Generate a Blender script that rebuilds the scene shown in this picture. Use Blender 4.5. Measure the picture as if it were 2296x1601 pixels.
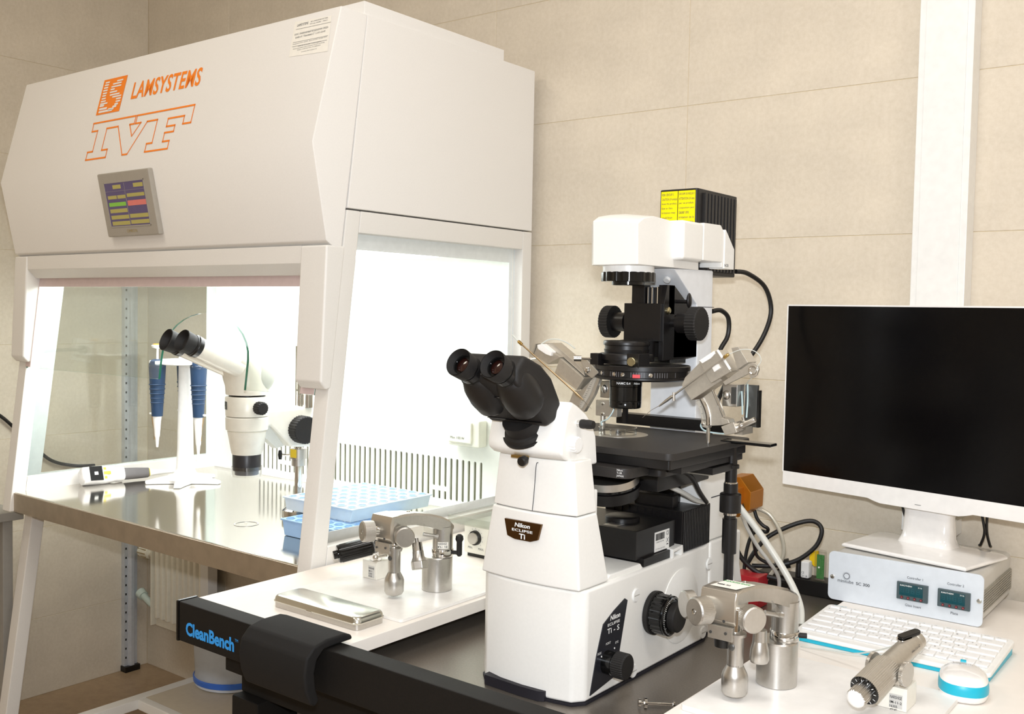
import bpy, bmesh, math, random
from mathutils import Matrix, Vector
random.seed(7)
for _o in list(bpy.data.objects):
    bpy.data.objects.remove(_o, do_unlink=True)
scene = bpy.context.scene
COL = scene.collection
PI = math.pi

# ------------------------------------------------------------------ camera
YAW, PITCH, ROLL, FPX = 0.65773405, -0.04541437, 0.01886371, 2233.566
CAM = Vector((0, 0, 1.4))
_f = Vector((-math.sin(YAW)*math.cos(PITCH), math.cos(YAW)*math.cos(PITCH), math.sin(PITCH)))
_r = Vector((math.cos(YAW), math.sin(YAW), 0))
_u = _r.cross(_f)
_r2 = math.cos(ROLL)*_r + math.sin(ROLL)*_u
_u2 = -math.sin(ROLL)*_r + math.cos(ROLL)*_u
cd = bpy.data.cameras.new('camera')
cam = bpy.data.objects.new('camera', cd)
COL.objects.link(cam)
m = Matrix.Identity(4)
for i in range(3):
    m[i][0], m[i][1], m[i][2], m[i][3] = _r2[i], _u2[i], -_f[i], CAM[i]
cam.matrix_world = m
cd.sensor_fit = 'HORIZONTAL'
cd.sensor_width = 36
cd.lens = FPX/2296*36
cd.clip_start = 0.02
scene.camera = cam

# ------------------------------------------------------------------ world, lamps, exposure
w = bpy.data.worlds.new('world')
scene.world = w
w.use_nodes = True
w.node_tree.nodes['Background'].inputs[0].default_value = (1, 0.96, 0.9, 1)
w.node_tree.nodes['Background'].inputs[1].default_value = 0.05
scene.view_settings.view_transform = 'Standard'
scene.view_settings.look = 'None'
scene.view_settings.gamma = 1
scene.view_settings.use_curve_mapping = False
scene.view_settings.exposure = 0.12

def lamp(name, kind, loc, energy, color=(1, 1, 1), target=None, **kw):
    d = bpy.data.lights.new(name, kind)
    d.energy = energy
    d.color = color
    for k, v in kw.items():
        setattr(d, k, v)
    o = bpy.data.objects.new(name, d)
    COL.objects.link(o)
    o.location = loc
    if target is not None:
        o.rotation_euler = (Vector(target)-Vector(loc)).to_track_quat('-Z', 'Y').to_euler()
    return o
FLASH = lamp('camera_flash', 'AREA', CAM+_u2*0.095+_r2*0.0+_f*0.02, 17.0, (0.90, 0.965, 1.05), CAM+_f*2+_u2*0.1, shape='RECTANGLE', size=0.06, size_y=0.035)
CEIL_E = 11.0
FILL_LAMPS = [(-2.2, 0.35), (-0.55, 1.0), (0.75, 0.9), (-0.9, -1.0), (0.75, -1.0)]  # out-of-view ceiling lamps added as fill, layout chosen for brightness
for _x, _y in FILL_LAMPS:
    lamp('ceiling_fill_light', 'AREA', (_x, _y, 2.93), CEIL_E*(0.85 if _x < -2 else 1), (1.0, 0.92, 0.78) if _x < -2 else (1.0, 0.98, 0.95), (_x, _y, 0), shape='SQUARE', size=0.58)

# ------------------------------------------------------------------ materials
def lin(h):
    if isinstance(h, str):
        h = h.lstrip('#')
        h = [int(h[i:i+2], 16)/255 for i in (0, 2, 4)]
    return [(c/12.92 if c <= 0.04045 else ((c+0.055)/1.055)**2.4) for c in h]
MATS = {}
def mat(name, col, rough=0.5, metal=0.0, noise=None, bump=None, coat=0.0, spec=0.5, emit=None, aniso=None, trans=0.0, ior=1.45):
    if name in MATS:
        return MATS[name]
    mt = bpy.data.materials.new(name)
    mt.use_nodes = True
    nt = mt.node_tree
    b = nt.nodes['Principled BSDF']
    c = lin(col)
    b.inputs['Base Color'].default_value = (*c, 1)
    b.inputs['Roughness'].default_value = rough
    b.inputs['Metallic'].default_value = metal
    b.inputs['Specular IOR Level'].default_value = spec
    b.inputs['Coat Weight'].default_value = coat
    b.inputs['Coat Roughness'].default_value = 0.08
    b.inputs['Transmission Weight'].default_value = trans
    b.inputs['IOR'].default_value = ior
    if emit:
        b.inputs['Emission Color'].default_value = (*lin(emit[0]), 1)
        b.inputs['Emission Strength'].default_value = emit[1]
    tc = nt.nodes.new('ShaderNodeTexCoord')
    def tex(sc, det=6):
        n = nt.nodes.new('ShaderNodeTexNoise')
        mp = nt.nodes.new('ShaderNodeMapping')
        nt.links.new(tc.outputs['Object'], mp.inputs[0])
        mp.inputs['Scale'].default_value = sc if isinstance(sc, (tuple, list)) else (sc, sc, sc)
        nt.links.new(mp.outputs[0], n.inputs['Vector'])
        n.inputs['Scale'].default_value = 1
        n.inputs['Detail'].default_value = det
        return n
    if noise is None:
        noise = (60, 0.03)
    n = tex(noise[0])
    rp = nt.nodes.new('ShaderNodeValToRGB')
    rp.color_ramp.elements[0].position = 0.3
    rp.color_ramp.elements[1].position = 0.7
    a = noise[1]
    rp.color_ramp.elements[0].color = (*[max(0, x*(1-a)) for x in c], 1)
    rp.color_ramp.elements[1].color = (*[min(1, x*(1+a)) for x in c], 1)
    nt.links.new(n.outputs['Fac'], rp.inputs[0])
    nt.links.new(rp.outputs[0], b.inputs['Base Color'])
    if bump:
        n2 = tex(bump[0], 3)
        bp = nt.nodes.new('ShaderNodeBump')
        bp.inputs['Strength'].default_value = bump[1]
        bp.inputs['Distance'].default_value = 0.001
        nt.links.new(n2.outputs['Fac'], bp.inputs['Height'])
        nt.links.new(bp.outputs[0], b.inputs['Normal'])
    MATS[name] = mt
    return mt
def glassmat(name, tint, refl=1.0, gl=0.02, ior=1.5):
    if name in MATS:
        return MATS[name]
    mt = bpy.data.materials.new(name)
    mt.use_nodes = True
    nt = mt.node_tree
    nt.nodes.clear()
    out = nt.nodes.new('ShaderNodeOutputMaterial')
    mix = nt.nodes.new('ShaderNodeMixShader')
    tr = nt.nodes.new('ShaderNodeBsdfTransparent')
    gs = nt.nodes.new('ShaderNodeBsdfGlossy')
    lw = nt.nodes.new('ShaderNodeLayerWeight')
    lw.inputs[0].default_value = 0.5
    pw = nt.nodes.new('ShaderNodeMath')
    pw.operation = 'POWER'
    pw.inputs[1].default_value = 4.0
    ma = nt.nodes.new('ShaderNodeMath')
    ma.operation = 'MULTIPLY_ADD'
    ma.inputs[1].default_value = 0.9*refl
    ma.inputs[2].default_value = 0.04*refl
    ma.use_clamp = True
    tr.inputs[0].default_value = (*lin(tint), 1)
    gs.inputs['Roughness'].default_value = gl
    nt.links.new(lw.outputs['Facing'], pw.inputs[0])
    nt.links.new(pw.outputs[0], ma.inputs[0])
    nt.links.new(ma.outputs[0], mix.inputs[0])
    nt.links.new(tr.outputs[0], mix.inputs[1])
    nt.links.new(gs.outputs[0], mix.inputs[2])
    nt.links.new(mix.outputs[0], out.inputs[0])
    MATS[name] = mt
    return mt

# ------------------------------------------------------------------ mesh helpers
def V(*a):
    return Vector(a if len(a) > 1 else a[0])
def frame(d):
    d = Vector(d).normalized()
    a = Vector((0, 0, 1)) if abs(d.z) < 0.9 else Vector((1, 0, 0))
    x = a.cross(d).normalized()
    return x, d.cross(x), d
def bez(pts, n=8):
    P = [Vector(p) for p in pts]
    if len(P) < 3:
        return P
    out = []
    for i in range(len(P)-1):
        p0, p1, p2, p3 = P[max(i-1, 0)], P[i], P[i+1], P[min(i+2, len(P)-1)]
        for k in range(n):
            t = k/n
            out.append(0.5*((2*p1)+(-p0+p2)*t+(2*p0-5*p1+4*p2-p3)*t*t+(-p0+3*p1-3*p2+p3)*t**3))
    out.append(P[-1])
    return out
class MB:
    def __init__(s):
        s.v, s.f, s.mi = [], [], []
    def add(s, vs, fs, mi=0, xf=None):
        o = len(s.v)
        for p in vs:
            p = Vector(p)
            s.v.append(xf @ p if xf is not None else p)
        for f in fs:
            s.f.append([o+i for i in f])
            s.mi.append(mi)
        return s
    def box(s, x0, x1, y0, y1, z0, z1, mi=0, xf=None):
        vs = [(x, y, z) for z in (z0, z1) for y in (y0, y1) for x in (x0, x1)]
        return s.add(vs, [(0, 2, 3, 1), (4, 5, 7, 6), (0, 1, 5, 4), (2, 6, 7, 3), (0, 4, 6, 2), (1, 3, 7, 5)], mi, xf)
    def cbox(s, c, sz, mi=0, xf=None):
        return s.box(c[0]-sz[0]/2, c[0]+sz[0]/2, c[1]-sz[1]/2, c[1]+sz[1]/2, c[2]-sz[2]/2, c[2]+sz[2]/2, mi, xf)
    def prism(s, poly, axis, a, b, mi=0, xf=None, side=None):
        n = len(poly)
        def P(p, t):
            return {'x': (t, p[0], p[1]), 'y': (p[0], t, p[1]), 'z': (p[0], p[1], t)}[axis]
        ar = sum(poly[i][0]*poly[(i+1) % n][1]-poly[(i+1) % n][0]*poly[i][1] for i in range(n))
        fl = (ar > 0) != (axis == 'y')
        if not fl:
            poly = poly[::-1]
        vs = [P(p, a) for p in poly]+[P(p, b) for p in poly]
        if b < a:
            vs = vs[n:]+vs[:n]
        s.add(vs, [list(range(n))[::-1], list(range(n, 2*n))], mi, xf)
        o = len(s.v)-2*n
        for i in range(n):
            j = (i+1) % n
            s.f.append([o+i, o+j, o+n+j, o+n+i])
            s.mi.append(mi if side is None else side)
        return s
    def lathe(s, p0, d, prof, n=24, mi=0, xf=None, cap=True):
        p0 = Vector(p0)
        x, y, d = frame(d)
        vs, fs = [], []
        for t, r in prof:
            for k in range(n):
                a = 2*PI*k/n
                vs.append(p0+d*t+(x*math.cos(a)+y*math.sin(a))*max(r, 1e-5))
        for i in range(len(prof)-1):
            for k in range(n):
                k2 = (k+1) % n
                fs.append([i*n+k, i*n+k2, (i+1)*n+k2, (i+1)*n+k])
        if cap:
            fs.append(list(range(n))[::-1])
            fs.append([(len(prof)-1)*n+k for k in range(n)])
        return s.add(vs, fs, mi, xf)
    def cyl(s, p0, p1, r0, r1=None, n=24, mi=0, xf=None):
        p0, p1 = Vector(p0), Vector(p1)
        return s.lathe(p0, p1-p0, [(0, r0), ((p1-p0).length, r0 if r1 is None else r1)], n, mi, xf)
    def tube(s, pts, r, n=8, mi=0, xf=None, smooth=6):
        P = bez(pts, smooth) if smooth else [Vector(p) for p in pts]
        vs, fs = [], []
        x = None
        N = len(P)
        for i, p in enumerate(P):
            d = (P[min(i+1, N-1)]-P[max(i-1, 0)]).normalized()
            if x is None:
                x, _, _ = frame(d)
            x = (x-d*x.dot(d)).normalized()
            y = d.cross(x)
            rr = r(i/(N-1)) if callable(r) else r
            for k in range(n):
                a = 2*PI*k/n
                vs.append(p+(x*math.cos(a)+y*math.sin(a))*rr)
        for i in range(N-1):
            for k in range(n):
                k2 = (k+1) % n
                fs.append([i*n+k, i*n+k2, (i+1)*n+k2, (i+1)*n+k])
        fs.append(list(range(n))[::-1])
        fs.append([(N-1)*n+k for k in range(n)])
        return s.add(vs, fs, mi, xf)
    def ell(s, c, r, n=20, m=12, mi=0, xf=None):
        c = Vector(c)
        vs, fs = [], []
        for i in range(m+1):
            t = PI*i/m
            for k in range(n):
                a = 2*PI*k/n
                vs.append(c+Vector((r[0]*math.sin(t)*math.cos(a), r[1]*math.sin(t)*math.sin(a), -r[2]*math.cos(t))))
        for i in range(m):
            for k in range(n):
                k2 = (k+1) % n
                fs.append([i*n+k, i*n+k2, (i+1)*n+k2, (i+1)*n+k])
        return s.add(vs, fs, mi, xf)
    def loft(s, rings, mi=0, xf=None, cap=True):
        n = len(rings[0])
        vs = [p for r in rings for p in r]
        fs = []
        for i in range(len(rings)-1):
            for k in range(n):
                k2 = (k+1) % n
                fs.append([i*n+k, i*n+k2, (i+1)*n+k2, (i+1)*n+k])
        if cap:
            fs.append(list(range(n))[::-1])
            fs.append([(len(rings)-1)*n+k for k in range(n)])
        return s.add(vs, fs, mi, xf)
    def xform(s, M):
        s.v = [M @ p for p in s.v]
        return s
def rrect(x0, x1, y0, y1, r, n=5):
    out = []
    for cx, cy, a0 in ((x1-r, y1-r, 0), (x0+r, y1-r, 90), (x0+r, y0+r, 180), (x1-r, y0+r, 270)):
        for k in range(n+1):
            a = math.radians(a0+90*k/n)
            out.append((cx+r*math.cos(a), cy+r*math.sin(a)))
    return out
def mesh_of(name, mb, mats, bevel=0, smooth=35, seg=2):
    me = bpy.data.meshes.new(name)
    me.from_pydata([tuple(p) for p in mb.v], [], mb.f)
    for mm in (mats if isinstance(mats, (list, tuple)) else [mats]):
        me.materials.append(mm)
    if any(mb.mi):
        me.polygons.foreach_set('material_index', mb.mi)
    bm = bmesh.new()
    bm.from_mesh(me)
    bmesh.ops.remove_doubles(bm, verts=bm.verts, dist=2e-6)
    bmesh.ops.recalc_face_normals(bm, faces=bm.faces)
    if bevel:
        ed = [e for e in bm.edges if len(e.link_faces) == 2 and e.calc_face_angle(0) > math.radians(28)]
        bmesh.ops.bevel(bm, geom=ed, offset=bevel, segments=seg, profile=0.5, affect='EDGES', clamp_overlap=True)
    bm.to_mesh(me)
    bm.free()
    me.shade_smooth()
    me.set_sharp_from_angle(angle=math.radians(smooth))
    me.update()
    return me
def wn(o, bevel):
    if bevel:
        md = o.modifiers.new('weighted_normal', 'WEIGHTED_NORMAL')
        md.mode = 'FACE_AREA'
        md.weight = 50
        md.keep_sharp = True
    return o
def thing(name, label, cat, loc=(0, 0, 0), rotz=0, group=None, kind=None):
    o = bpy.data.objects.new(name, None)
    o.empty_display_size = 0.05
    COL.objects.link(o)
    o.location = loc
    o.rotation_euler = (0, 0, rotz)
    if kind:
        o['kind'] = kind
    if label:
        o['label'] = label
    if cat:
        o['category'] = cat
    if group:
        o['group'] = group
    return o
def worldloc(o):
    p = Vector((0, 0, 0))
    while o is not None:
        p += o.location
        o = o.parent
    return p
def part(name, mb, mats, parent, bevel=0, smooth=35, label=None, world=True, seg=2, kind=None):
    """one mesh object below its thing; vertices given in world space unless world=False"""
    if parent is not None and parent.parent is not None and parent.parent.parent is not None:
        parent = parent.parent          # thing > part > sub-part, no deeper
    if world and parent is not None:
        L = worldloc(parent)
        mb.v = [p-L for p in mb.v]
    o = bpy.data.objects.new(name, mesh_of(name, mb, mats, bevel, smooth, seg))
    COL.objects.link(o)
    o.parent = parent
    wn(o, bevel)
    if label:
        o['label'] = label
    if kind:
        o['kind'] = kind
    return o
def solo(name, mb, mats, label, cat, loc, bevel=0, smooth=35, group=None, kind=None, seg=2):
    """a thing that is a single mesh, origin at its base"""
    L = Vector(loc)
    mb.v = [p-L for p in mb.v]
    o = bpy.data.objects.new(name, mesh_of(name, mb, mats, bevel, smooth, seg))
    COL.objects.link(o)
    o.location = L
    wn(o, bevel)
    if kind:
        o['kind'] = kind
    if label:
        o['label'] = label
    if cat:
        o['category'] = cat
    if group:
        o['group'] = group
    return o
def text_mesh(body, o, ux, uy, width=None, height=None, off=0.0, space=1.0, shear=0.0, align='LEFT'):
    """flat lettering as MB: lower-left corner o, directions ux (reading) and uy (up), fitted to width x height"""
    cu = bpy.data.curves.new('t', 'FONT')
    cu.body = body
    cu.size = 1
    cu.offset = off
    cu.space_character = space
    cu.shear = shear
    cu.resolution_u = 3
    ob = bpy.data.objects.new('t', cu)
    me = bpy.data.meshes.new_from_object(ob)
    vs = [v.co.copy() for v in me.vertices]
    fs = [list(p.vertices) for p in me.polygons]
    bpy.data.objects.remove(ob, do_unlink=True)
    bpy.data.meshes.remove(me)
    bpy.data.curves.remove(cu)
    mb = MB()
    if not vs:
        return mb
    x0, x1 = min(v.x for v in vs), max(v.x for v in vs)
    y0, y1 = min(v.y for v in vs), max(v.y for v in vs)
    sy = height/(y1-y0) if height else None
    sx = width/(x1-x0) if width else sy
    if sy is None:
        sy = sx
    o, ux, uy = Vector(o), Vector(ux).normalized(), Vector(uy).normalized()
    sh = {'LEFT': 0, 'CENTER': -0.5*sx*(x1-x0), 'RIGHT': -sx*(x1-x0)}[align]
    mb.add([o+ux*((v.x-x0)*sx+sh)+uy*((v.y-y0)*sy) for v in vs], fs)
    return mb
def quad(mb, o, ux, uy, x0, x1, y0, y1, mi=0, t=0.0):
    o, ux, uy = Vector(o), Vector(ux).normalized(), Vector(uy).normalized()
    n = ux.cross(uy)*t
    P = [o+ux*a+uy*b for a, b in ((x0, y0), (x1, y0), (x1, y1), (x0, y1))]
    if t:
        mb.add([p for p in P]+[p+n for p in P], [(4, 5, 6, 7), (0, 1, 5, 4), (1, 2, 6, 5), (2, 3, 7, 6), (3, 0, 4, 7)], mi)
    else:
        mb.add(P, [(0, 1, 2, 3)], mi)
    return mb

M_white = mat('white_powder_coat', '#f1eeea', 0.38, noise=(300, 0.015), bump=(900, 0.12))
M_white2 = mat('white_frame_coat', '#ebe8e3', 0.4, noise=(300, 0.015), bump=(900, 0.12))
M_ivory = mat('ivory_lacquer', '#f7f5f0', 0.3, noise=(200, 0.012), bump=(1500, 0.05))
M_wplast = mat('white_plastic', '#f4f3f0', 0.3)
M_wgloss = mat('white_glossy_plastic', '#f6f3f0', 0.12, coat=0.4)
M_blk = mat('black_satin', '#161514', 0.35, noise=(200, 0.1))
M_blkg = mat('black_gloss', '#0c0c0c', 0.12)
M_blkr = mat('black_rubber', '#1d1b1a', 0.62, noise=(300, 0.1), bump=(900, 0.2))
M_blkk = mat('black_knurl', '#1b1918', 0.45, noise=(400, 0.1))
M_chrome = mat('chrome', '#d9d7d4', 0.08, 1.0)
M_alu = mat('satin_aluminium', '#c9c6c1', 0.33, 1.0, noise=(200, 0.03), bump=(1200, 0.05))
M_alud = mat('anodised_aluminium', '#c6c1b8', 0.38, 0.85, noise=(200, 0.04))
M_steelb = mat('brushed_nickel', '#d2ccc2', 0.3, 0.9, noise=((20, 600, 20), 0.05))
M_wtext = mat('white_print', '#f2f2f0', 0.5)
M_dtext = mat('grey_print', '#4a4a4e', 0.6)
M_btext = mat('black_print', '#1a1a1a', 0.6)
M_cable = mat('black_cable_sheath', '#191716', 0.45)
M_screw = mat('bright_screw_steel', '#d4d2cc', 0.18, 1.0)
# ================================================================== room shell
M_tile = mat('beige_stone_tile', '#e0d6c6', 0.45, noise=((7, 7, 9), 0.05), bump=(160, 0.12))
def stone(mt):
    nt = mt.node_tree
    b = nt.nodes['Principled BSDF']
    src = b.inputs['Base Color'].links[0].from_socket
    tc = [n for n in nt.nodes if n.type == 'TEX_COORD'][0]
    n = nt.nodes.new('ShaderNodeTexNoise')
    n.inputs['Scale'].default_value = 90
    n.inputs['Detail'].default_value = 8
    n.inputs['Roughness'].default_value = 0.7
    nt.links.new(tc.outputs['Object'], n.inputs['Vector'])
    rp = nt.nodes.new('ShaderNodeValToRGB')
    rp.color_ramp.elements[0].position = 0.25
    rp.color_ramp.elements[0].color = (0.90, 0.87, 0.82, 1)
    rp.color_ramp.elements[1].position = 0.75
    rp.color_ramp.elements[1].color = (1.05, 1.04, 1.03, 1)
    nt.links.new(n.outputs['Fac'], rp.inputs[0])
    mx = nt.nodes.new('ShaderNodeMix')
    mx.data_type = 'RGBA'
    mx.blend_type = 'MULTIPLY'
    mx.inputs['Factor'].default_value = 1
    nt.links.new(src, mx.inputs['A'])
    nt.links.new(rp.outputs[0], mx.inputs['B'])
    nt.links.new(mx.outputs['Result'], b.inputs['Base Color'])
stone(M_tile)
M_grout = mat('tile_grout', '#dccba9', 0.8)
M_floor = mat('brown_floor_tile', '#b0977a', 0.4, noise=(30, 0.08), bump=(200, 0.1))
stone(M_floor)
M_ceil = mat('white_ceiling_paint', '#ece8e0', 0.8)
M_paint = mat('pale_wall_paint', '#e4e0d8', 0.7)
XL, XR, YB, YF, ZC = -3.457, 1.6, 2.178, -2.2, 2.95
def struct(name, mb, mt):
    o = bpy.data.objects.new(name, mesh_of(name, mb, mt))
    COL.objects.link(o)
    o['kind'] = 'structure'
    return o
floor = struct('floor', MB().box(XL-0.2, XR+0.2, YF-0.2, YB+0.2, -0.1, 0), M_floor)
ceiling = struct('ceiling', MB().box(XL-0.2, XR+0.2, YF-0.2, YB+0.2, ZC, ZC+0.1), M_ceil)
wall_back = struct('wall_back', MB().box(XL-0.2, XR+0.2, YB+0.0012, YB+0.2, 0, ZC), M_grout)
wall_left = struct('wall_left', MB().box(XL-0.2, XL-0.0012, YF, YB+0.006, 0, ZC), M_grout)
struct('wall_right', MB().box(XR, XR+0.2, YF, YB+0.006, 0, ZC), M_paint)
struct('wall_front', MB().box(XL-0.2, XR+0.2, YF-0.2, YF, 0, ZC), M_paint)
TW, TH = 0.60, 0.3253
tile_me = {}
def tile(parent, axis, a0, a1, z0, z1):
    g = 0.0005
    k = (axis, round(a1-a0, 4), round(z1-z0, 4))
    if k not in tile_me:
        mb = MB()
        if axis == 'x':
            mb.box(g, a1-a0-g, 0, 0.012, g, z1-z0-g)
        else:
            mb.box(-0.012, 0, g, a1-a0-g, g, z1-z0-g)
        tile_me[k] = mesh_of('tile', mb, M_tile, 0.0008, seg=1)
    o = bpy.data.objects.new('tile', tile_me[k])
    COL.objects.link(o)
    o.parent = parent
    o.location = (a0, YB, z0) if axis == 'x' else (XL, a0, z0)
zs = [0.0]+[0.2784+TH*i for i in range(9)]
zs = [z for z in zs if z < ZC-0.02]+[ZC]
xs = [XL]+[x for x in [-1.161+TW*i for i in range(-4, 6)] if XL+0.02 < x < XR-0.02]+[XR]
for i in range(len(xs)-1):
    for j in range(len(zs)-1):
        tile(wall_back, 'x', xs[i], xs[i+1], zs[j], zs[j+1])
ys = [YF]+[y for y in [YB-TW*i for i in range(8, 0, -1)] if y > YF+0.02]+[YB]
for i in range(len(ys)-1):
    for j in range(len(zs)-1):
        tile(wall_left, 'y', ys[i], ys[i+1], zs[j], zs[j+1])
for _x, _y in FILL_LAMPS:
    part('fill_panel_frame', MB().box(_x-0.31, _x+0.31, _y-0.31, _y+0.31, 2.936, 2.95), M_wplast, ceiling)  # added panel behind each unseen fill lamp

# vertical white cable duct on the back wall
t = thing('cable_duct', 'wide white vertical cable duct on tiled wall behind the monitor', 'cable duct', (-0.557, 2.15, 0.852))
part('duct_body', MB().box(-0.61, -0.505, 2.124, 2.178, 0.962, 2.95), M_wplast, t, 0.002)
part('cover', MB().box(-0.597, -0.518, 2.1215, 2.126, 0.962, 2.95), M_wplast, t, 0.001)

# ================================================================== laminar flow cabinet
X0, X1 = -2.95, -1.60
M_steel = mat('polished_table_steel', '#d6d2ca', 0.10, 1.0, noise=(3, 0.03))
M_steelf = mat('brushed_edge_steel', '#b5aa9a', 0.5, 0.9, noise=(30, 0.07))
M_glass = glassmat('clear_glass', '#fafcfa')
M_gedge = mat('green_glass_edge', '#1f5f4a', 0.1, noise=(20, 0.1))
M_enam = mat('white_enamel_print', '#eef3f3', 0.25)
M_pink = mat('pink_protective_film', '#dcc8c6', 0.35)
M_orange = mat('orange_vinyl', '#ff8a1f', 0.5)
M_slotb = mat('olive_grey_filter', '#8c8c6c', 0.7)
cab = thing('laminar_flow_cabinet', 'large white laminar flow cabinet with orange IVF lettering and glass sides', 'cabinet', (-2.27, 1.75, 0))
def py(z, d=0.0):
    return 1.391+0.1185*(z-0.847)+d
# hood
fas = [(1.460, 2.039), (1.384, 1.744), (1.425, 1.542), (1.467, 1.520), (1.536, 2.039)]
fascia = part('front_fascia', MB().prism(fas, 'x', X0, X1), M_white, cab, 0.003, seg=2)
part('hood_body', MB().prism([(1.5365, 2.040), (2.149, 2.040), (2.149, 1.616), (1.4835, 1.616)], 'x', X0+0.003, X1), M_white, cab, 0.003)
part('top_cover', MB().box(-2.832, X1-0.004, 1.53, 2.02, 2.038, 2.068), M_white, cab, 0.002)
# side frames: slanted front post, rear post, upper and lower rails
for a, b in ((X0, X0+0.045), (X1-0.045, X1)):
    part('front_post', MB().prism([(py(0.79), 0.79), (py(1.613), 1.613), (py(1.613, 0.042), 1.613), (py(0.79, 0.042), 0.79)], 'x', a, b), M_white2, cab, 0.004)
    part('rear_post', MB().box(a, b, 2.109, 2.149, 0.70, 1.613), M_white2, cab, 0.003)
    part('upper_rail', MB().prism([(py(1.565, 0.042), 1.565), (py(1.613, 0.042), 1.613), (2.109, 1.613), (2.109, 1.565)], 'x', a, b), M_white2, cab, 0.003)
    part('lower_rail', MB().prism([(py(0.80, 0.042), 0.80), (py(0.889, 0.042), 0.889), (2.109, 0.889), (2.109, 0.80)], 'x', a, b), M_white2, cab, 0.003)
    lx = a-0.001 if a == X0 else a+0.001
    lg = MB().prism([(1.345, 0.02), (1.452, 0.79), (1.492, 0.79), (1.385, 0.02)], 'x', lx+0.005, lx+0.050)
    part('leg', lg, M_white2, cab, 0.004)
    part('leg', MB().box(lx+0.005, lx+0.050, 2.06, 2.10, 0.02, 0.79), M_white2, cab, 0.003)
    for yy in (1.365, 2.08):
        part('foot', MB().lathe((lx+0.0275, yy, 0), (0, 0, 1), [(0, 0.022), (0.012, 0.022), (0.022, 0.012)], 16), M_blk, cab)
# side panes with printed border
def side_pane(x, ym, zlo, zhi, bf, bt, bb, br):
    y0a, y0b = py(zlo, 0.03), py(zhi, 0.03)
    g = part('side_pane', MB().prism([(y0a, zlo), (y0b, zhi), (ym, zhi), (ym, zlo)], 'x', x-0.003, x+0.003), [M_glass], cab)
    out = [(y0a, zlo), (y0b, zhi), (ym, zhi), (ym, zlo)]
    inn = [(y0a+bf, zlo+bb), (y0b+bf, zhi-bt), (ym-br, zhi-bt), (ym-br, zlo+bb)]
    mb = MB()
    xx = x-0.0045 if x < -2.2 else x+0.0045
    for i in range(4):
        j = (i+1) % 4
        P = [(xx, *out[i]), (xx, *out[j]), (xx, *inn[j]), (xx, *inn[i])]
        Q = [(xx+0.0015, *p[1:]) for p in P]
        mb.add(P+Q, [(0, 1, 2, 3), (7, 6, 5, 4), (0, 4, 5, 1), (1, 5, 6, 2), (2, 6, 7, 3), (3, 7, 4, 0)])
    part('printed_border', mb, M_enam, g)
side_pane(-2.915, 2.10, 0.858, 1.575, 0.062, 0.03, 0.034, 0.038)
side_pane(-1.632, 2.112, 0.858, 1.575, 0.012, 0.045, 0.055, 0.027)
# corner pods, lintel, sash
pod = [(1.425, 1.534), (1.412, 1.243), (1.428, 1.226), (py(1.229, 0.006), 1.229), (py(1.534, 0.006), 1.534)]
part('corner_cover', MB().prism(pod, 'x', X1-0.083, X1+0.001), M_white2, cab, 0.005, seg=3)
part('corner_cover', MB().prism(pod, 'x', X0-0.001, X0+0.070), M_white2, cab, 0.005, seg=3)
lin_p = [(1.427, 1.534), (1.427, 1.496), (1.452, 1.471), (1.478, 1.471), (1.478, 1.534)]
part('lintel', MB().prism(lin_p, 'x', X0+0.0705, X1-0.0835), M_white2, cab, 0.001)
def gy(z):
    return 1.435+0.1185*(z-1.216)
gl = [(-2.905, 1.48), (-2.905, 1.210), (-2.231, 1.214)]
ccx, rx = -2.058, 0.172
gl += [(-2.2310, 1.26)]
for k in range(17):
    a = PI-PI*k/16
    gl.append((ccx+rx*math.cos(a), 1.275+0.108*math.sin(a)))
gl += [(-1.886, 1.208), (-1.645, 1.212), (-1.645, 1.48)]
mb = MB().prism(gl, 'y', 0, 0.006, 0, None, 1)
mb.v = [Vector((p.x, p.y+gy(p.z), p.z)) for p in mb.v]
sash = part('front_sash', mb, [M_glass, M_gedge], cab, smooth=20)
mb = MB()
for a, b, z0, z1 in ((-2.905, -1.645, 1.447, 1.48), (-2.905, -2.878, 1.213, 1.447), (-1.69, -1.645, 1.213, 1.447)):
    P = [(a, gy(z0)-0.002, z0), (b, gy(z0)-0.002, z0), (b, gy(z1)-0.002, z1), (a, gy(z1)-0.002, z1)]
    mb = MB().add(P+[(p[0], p[1]+0.0015, p[2]) for p in P], [(0, 1, 2, 3), (7, 6, 5, 4), (0, 4, 5, 1), (1, 5, 6, 2), (2, 6, 7, 3), (3, 7, 4, 0)])
    part('film_strip', mb, M_pink, sash)
# inner rear wall with slotted return grille
rear = MB()
ZS0, ZS1, pitch, sw = 0.867, 0.986, 0.02165, 0.0088
rear.box(-2.925, -1.625, 2.098, 2.102, ZS1, 1.60)
rear.box(-2.925, -1.625, 2.098, 2.102, 0.845, ZS0)
slots = [-2.261-0.0217*19+pitch*i for i in range(45)]
slots = [x for x in slots if x < -1.683]
nS = len(slots)
shorts = {5, 6, 7, nS-9, nS-8, nS-7}
prev = -2.925
for i, x in enumerate(slots):
    rear.box(prev, x-sw/2, 2.098, 2.102, ZS0, ZS1)
    if i in shorts:
        rear.box(x-sw/2, x+sw/2, 2.098, 2.102, 0.890, 0.902)
    # rounded slot ends
    for zc, sg in ((ZS1, -1), (0.902 if i in shorts else ZS0, 1)):
        for side in (-1, 1):
            r = sw/2
            pts = [(x+side*r, zc)]+[(x+side*r*math.sin(a), zc+sg*(r-r*math.cos(a))) for a in [PI/2*k/4 for k in range(5)]]
            pts = pts[:1]+[(px, pz) for px, pz in pts[1:]]
            rear.prism(pts, 'y', 2.098, 2.102)
    prev = x+sw/2
rear.box(prev, -1.625, 2.098, 2.102, ZS0, ZS1)
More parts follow.
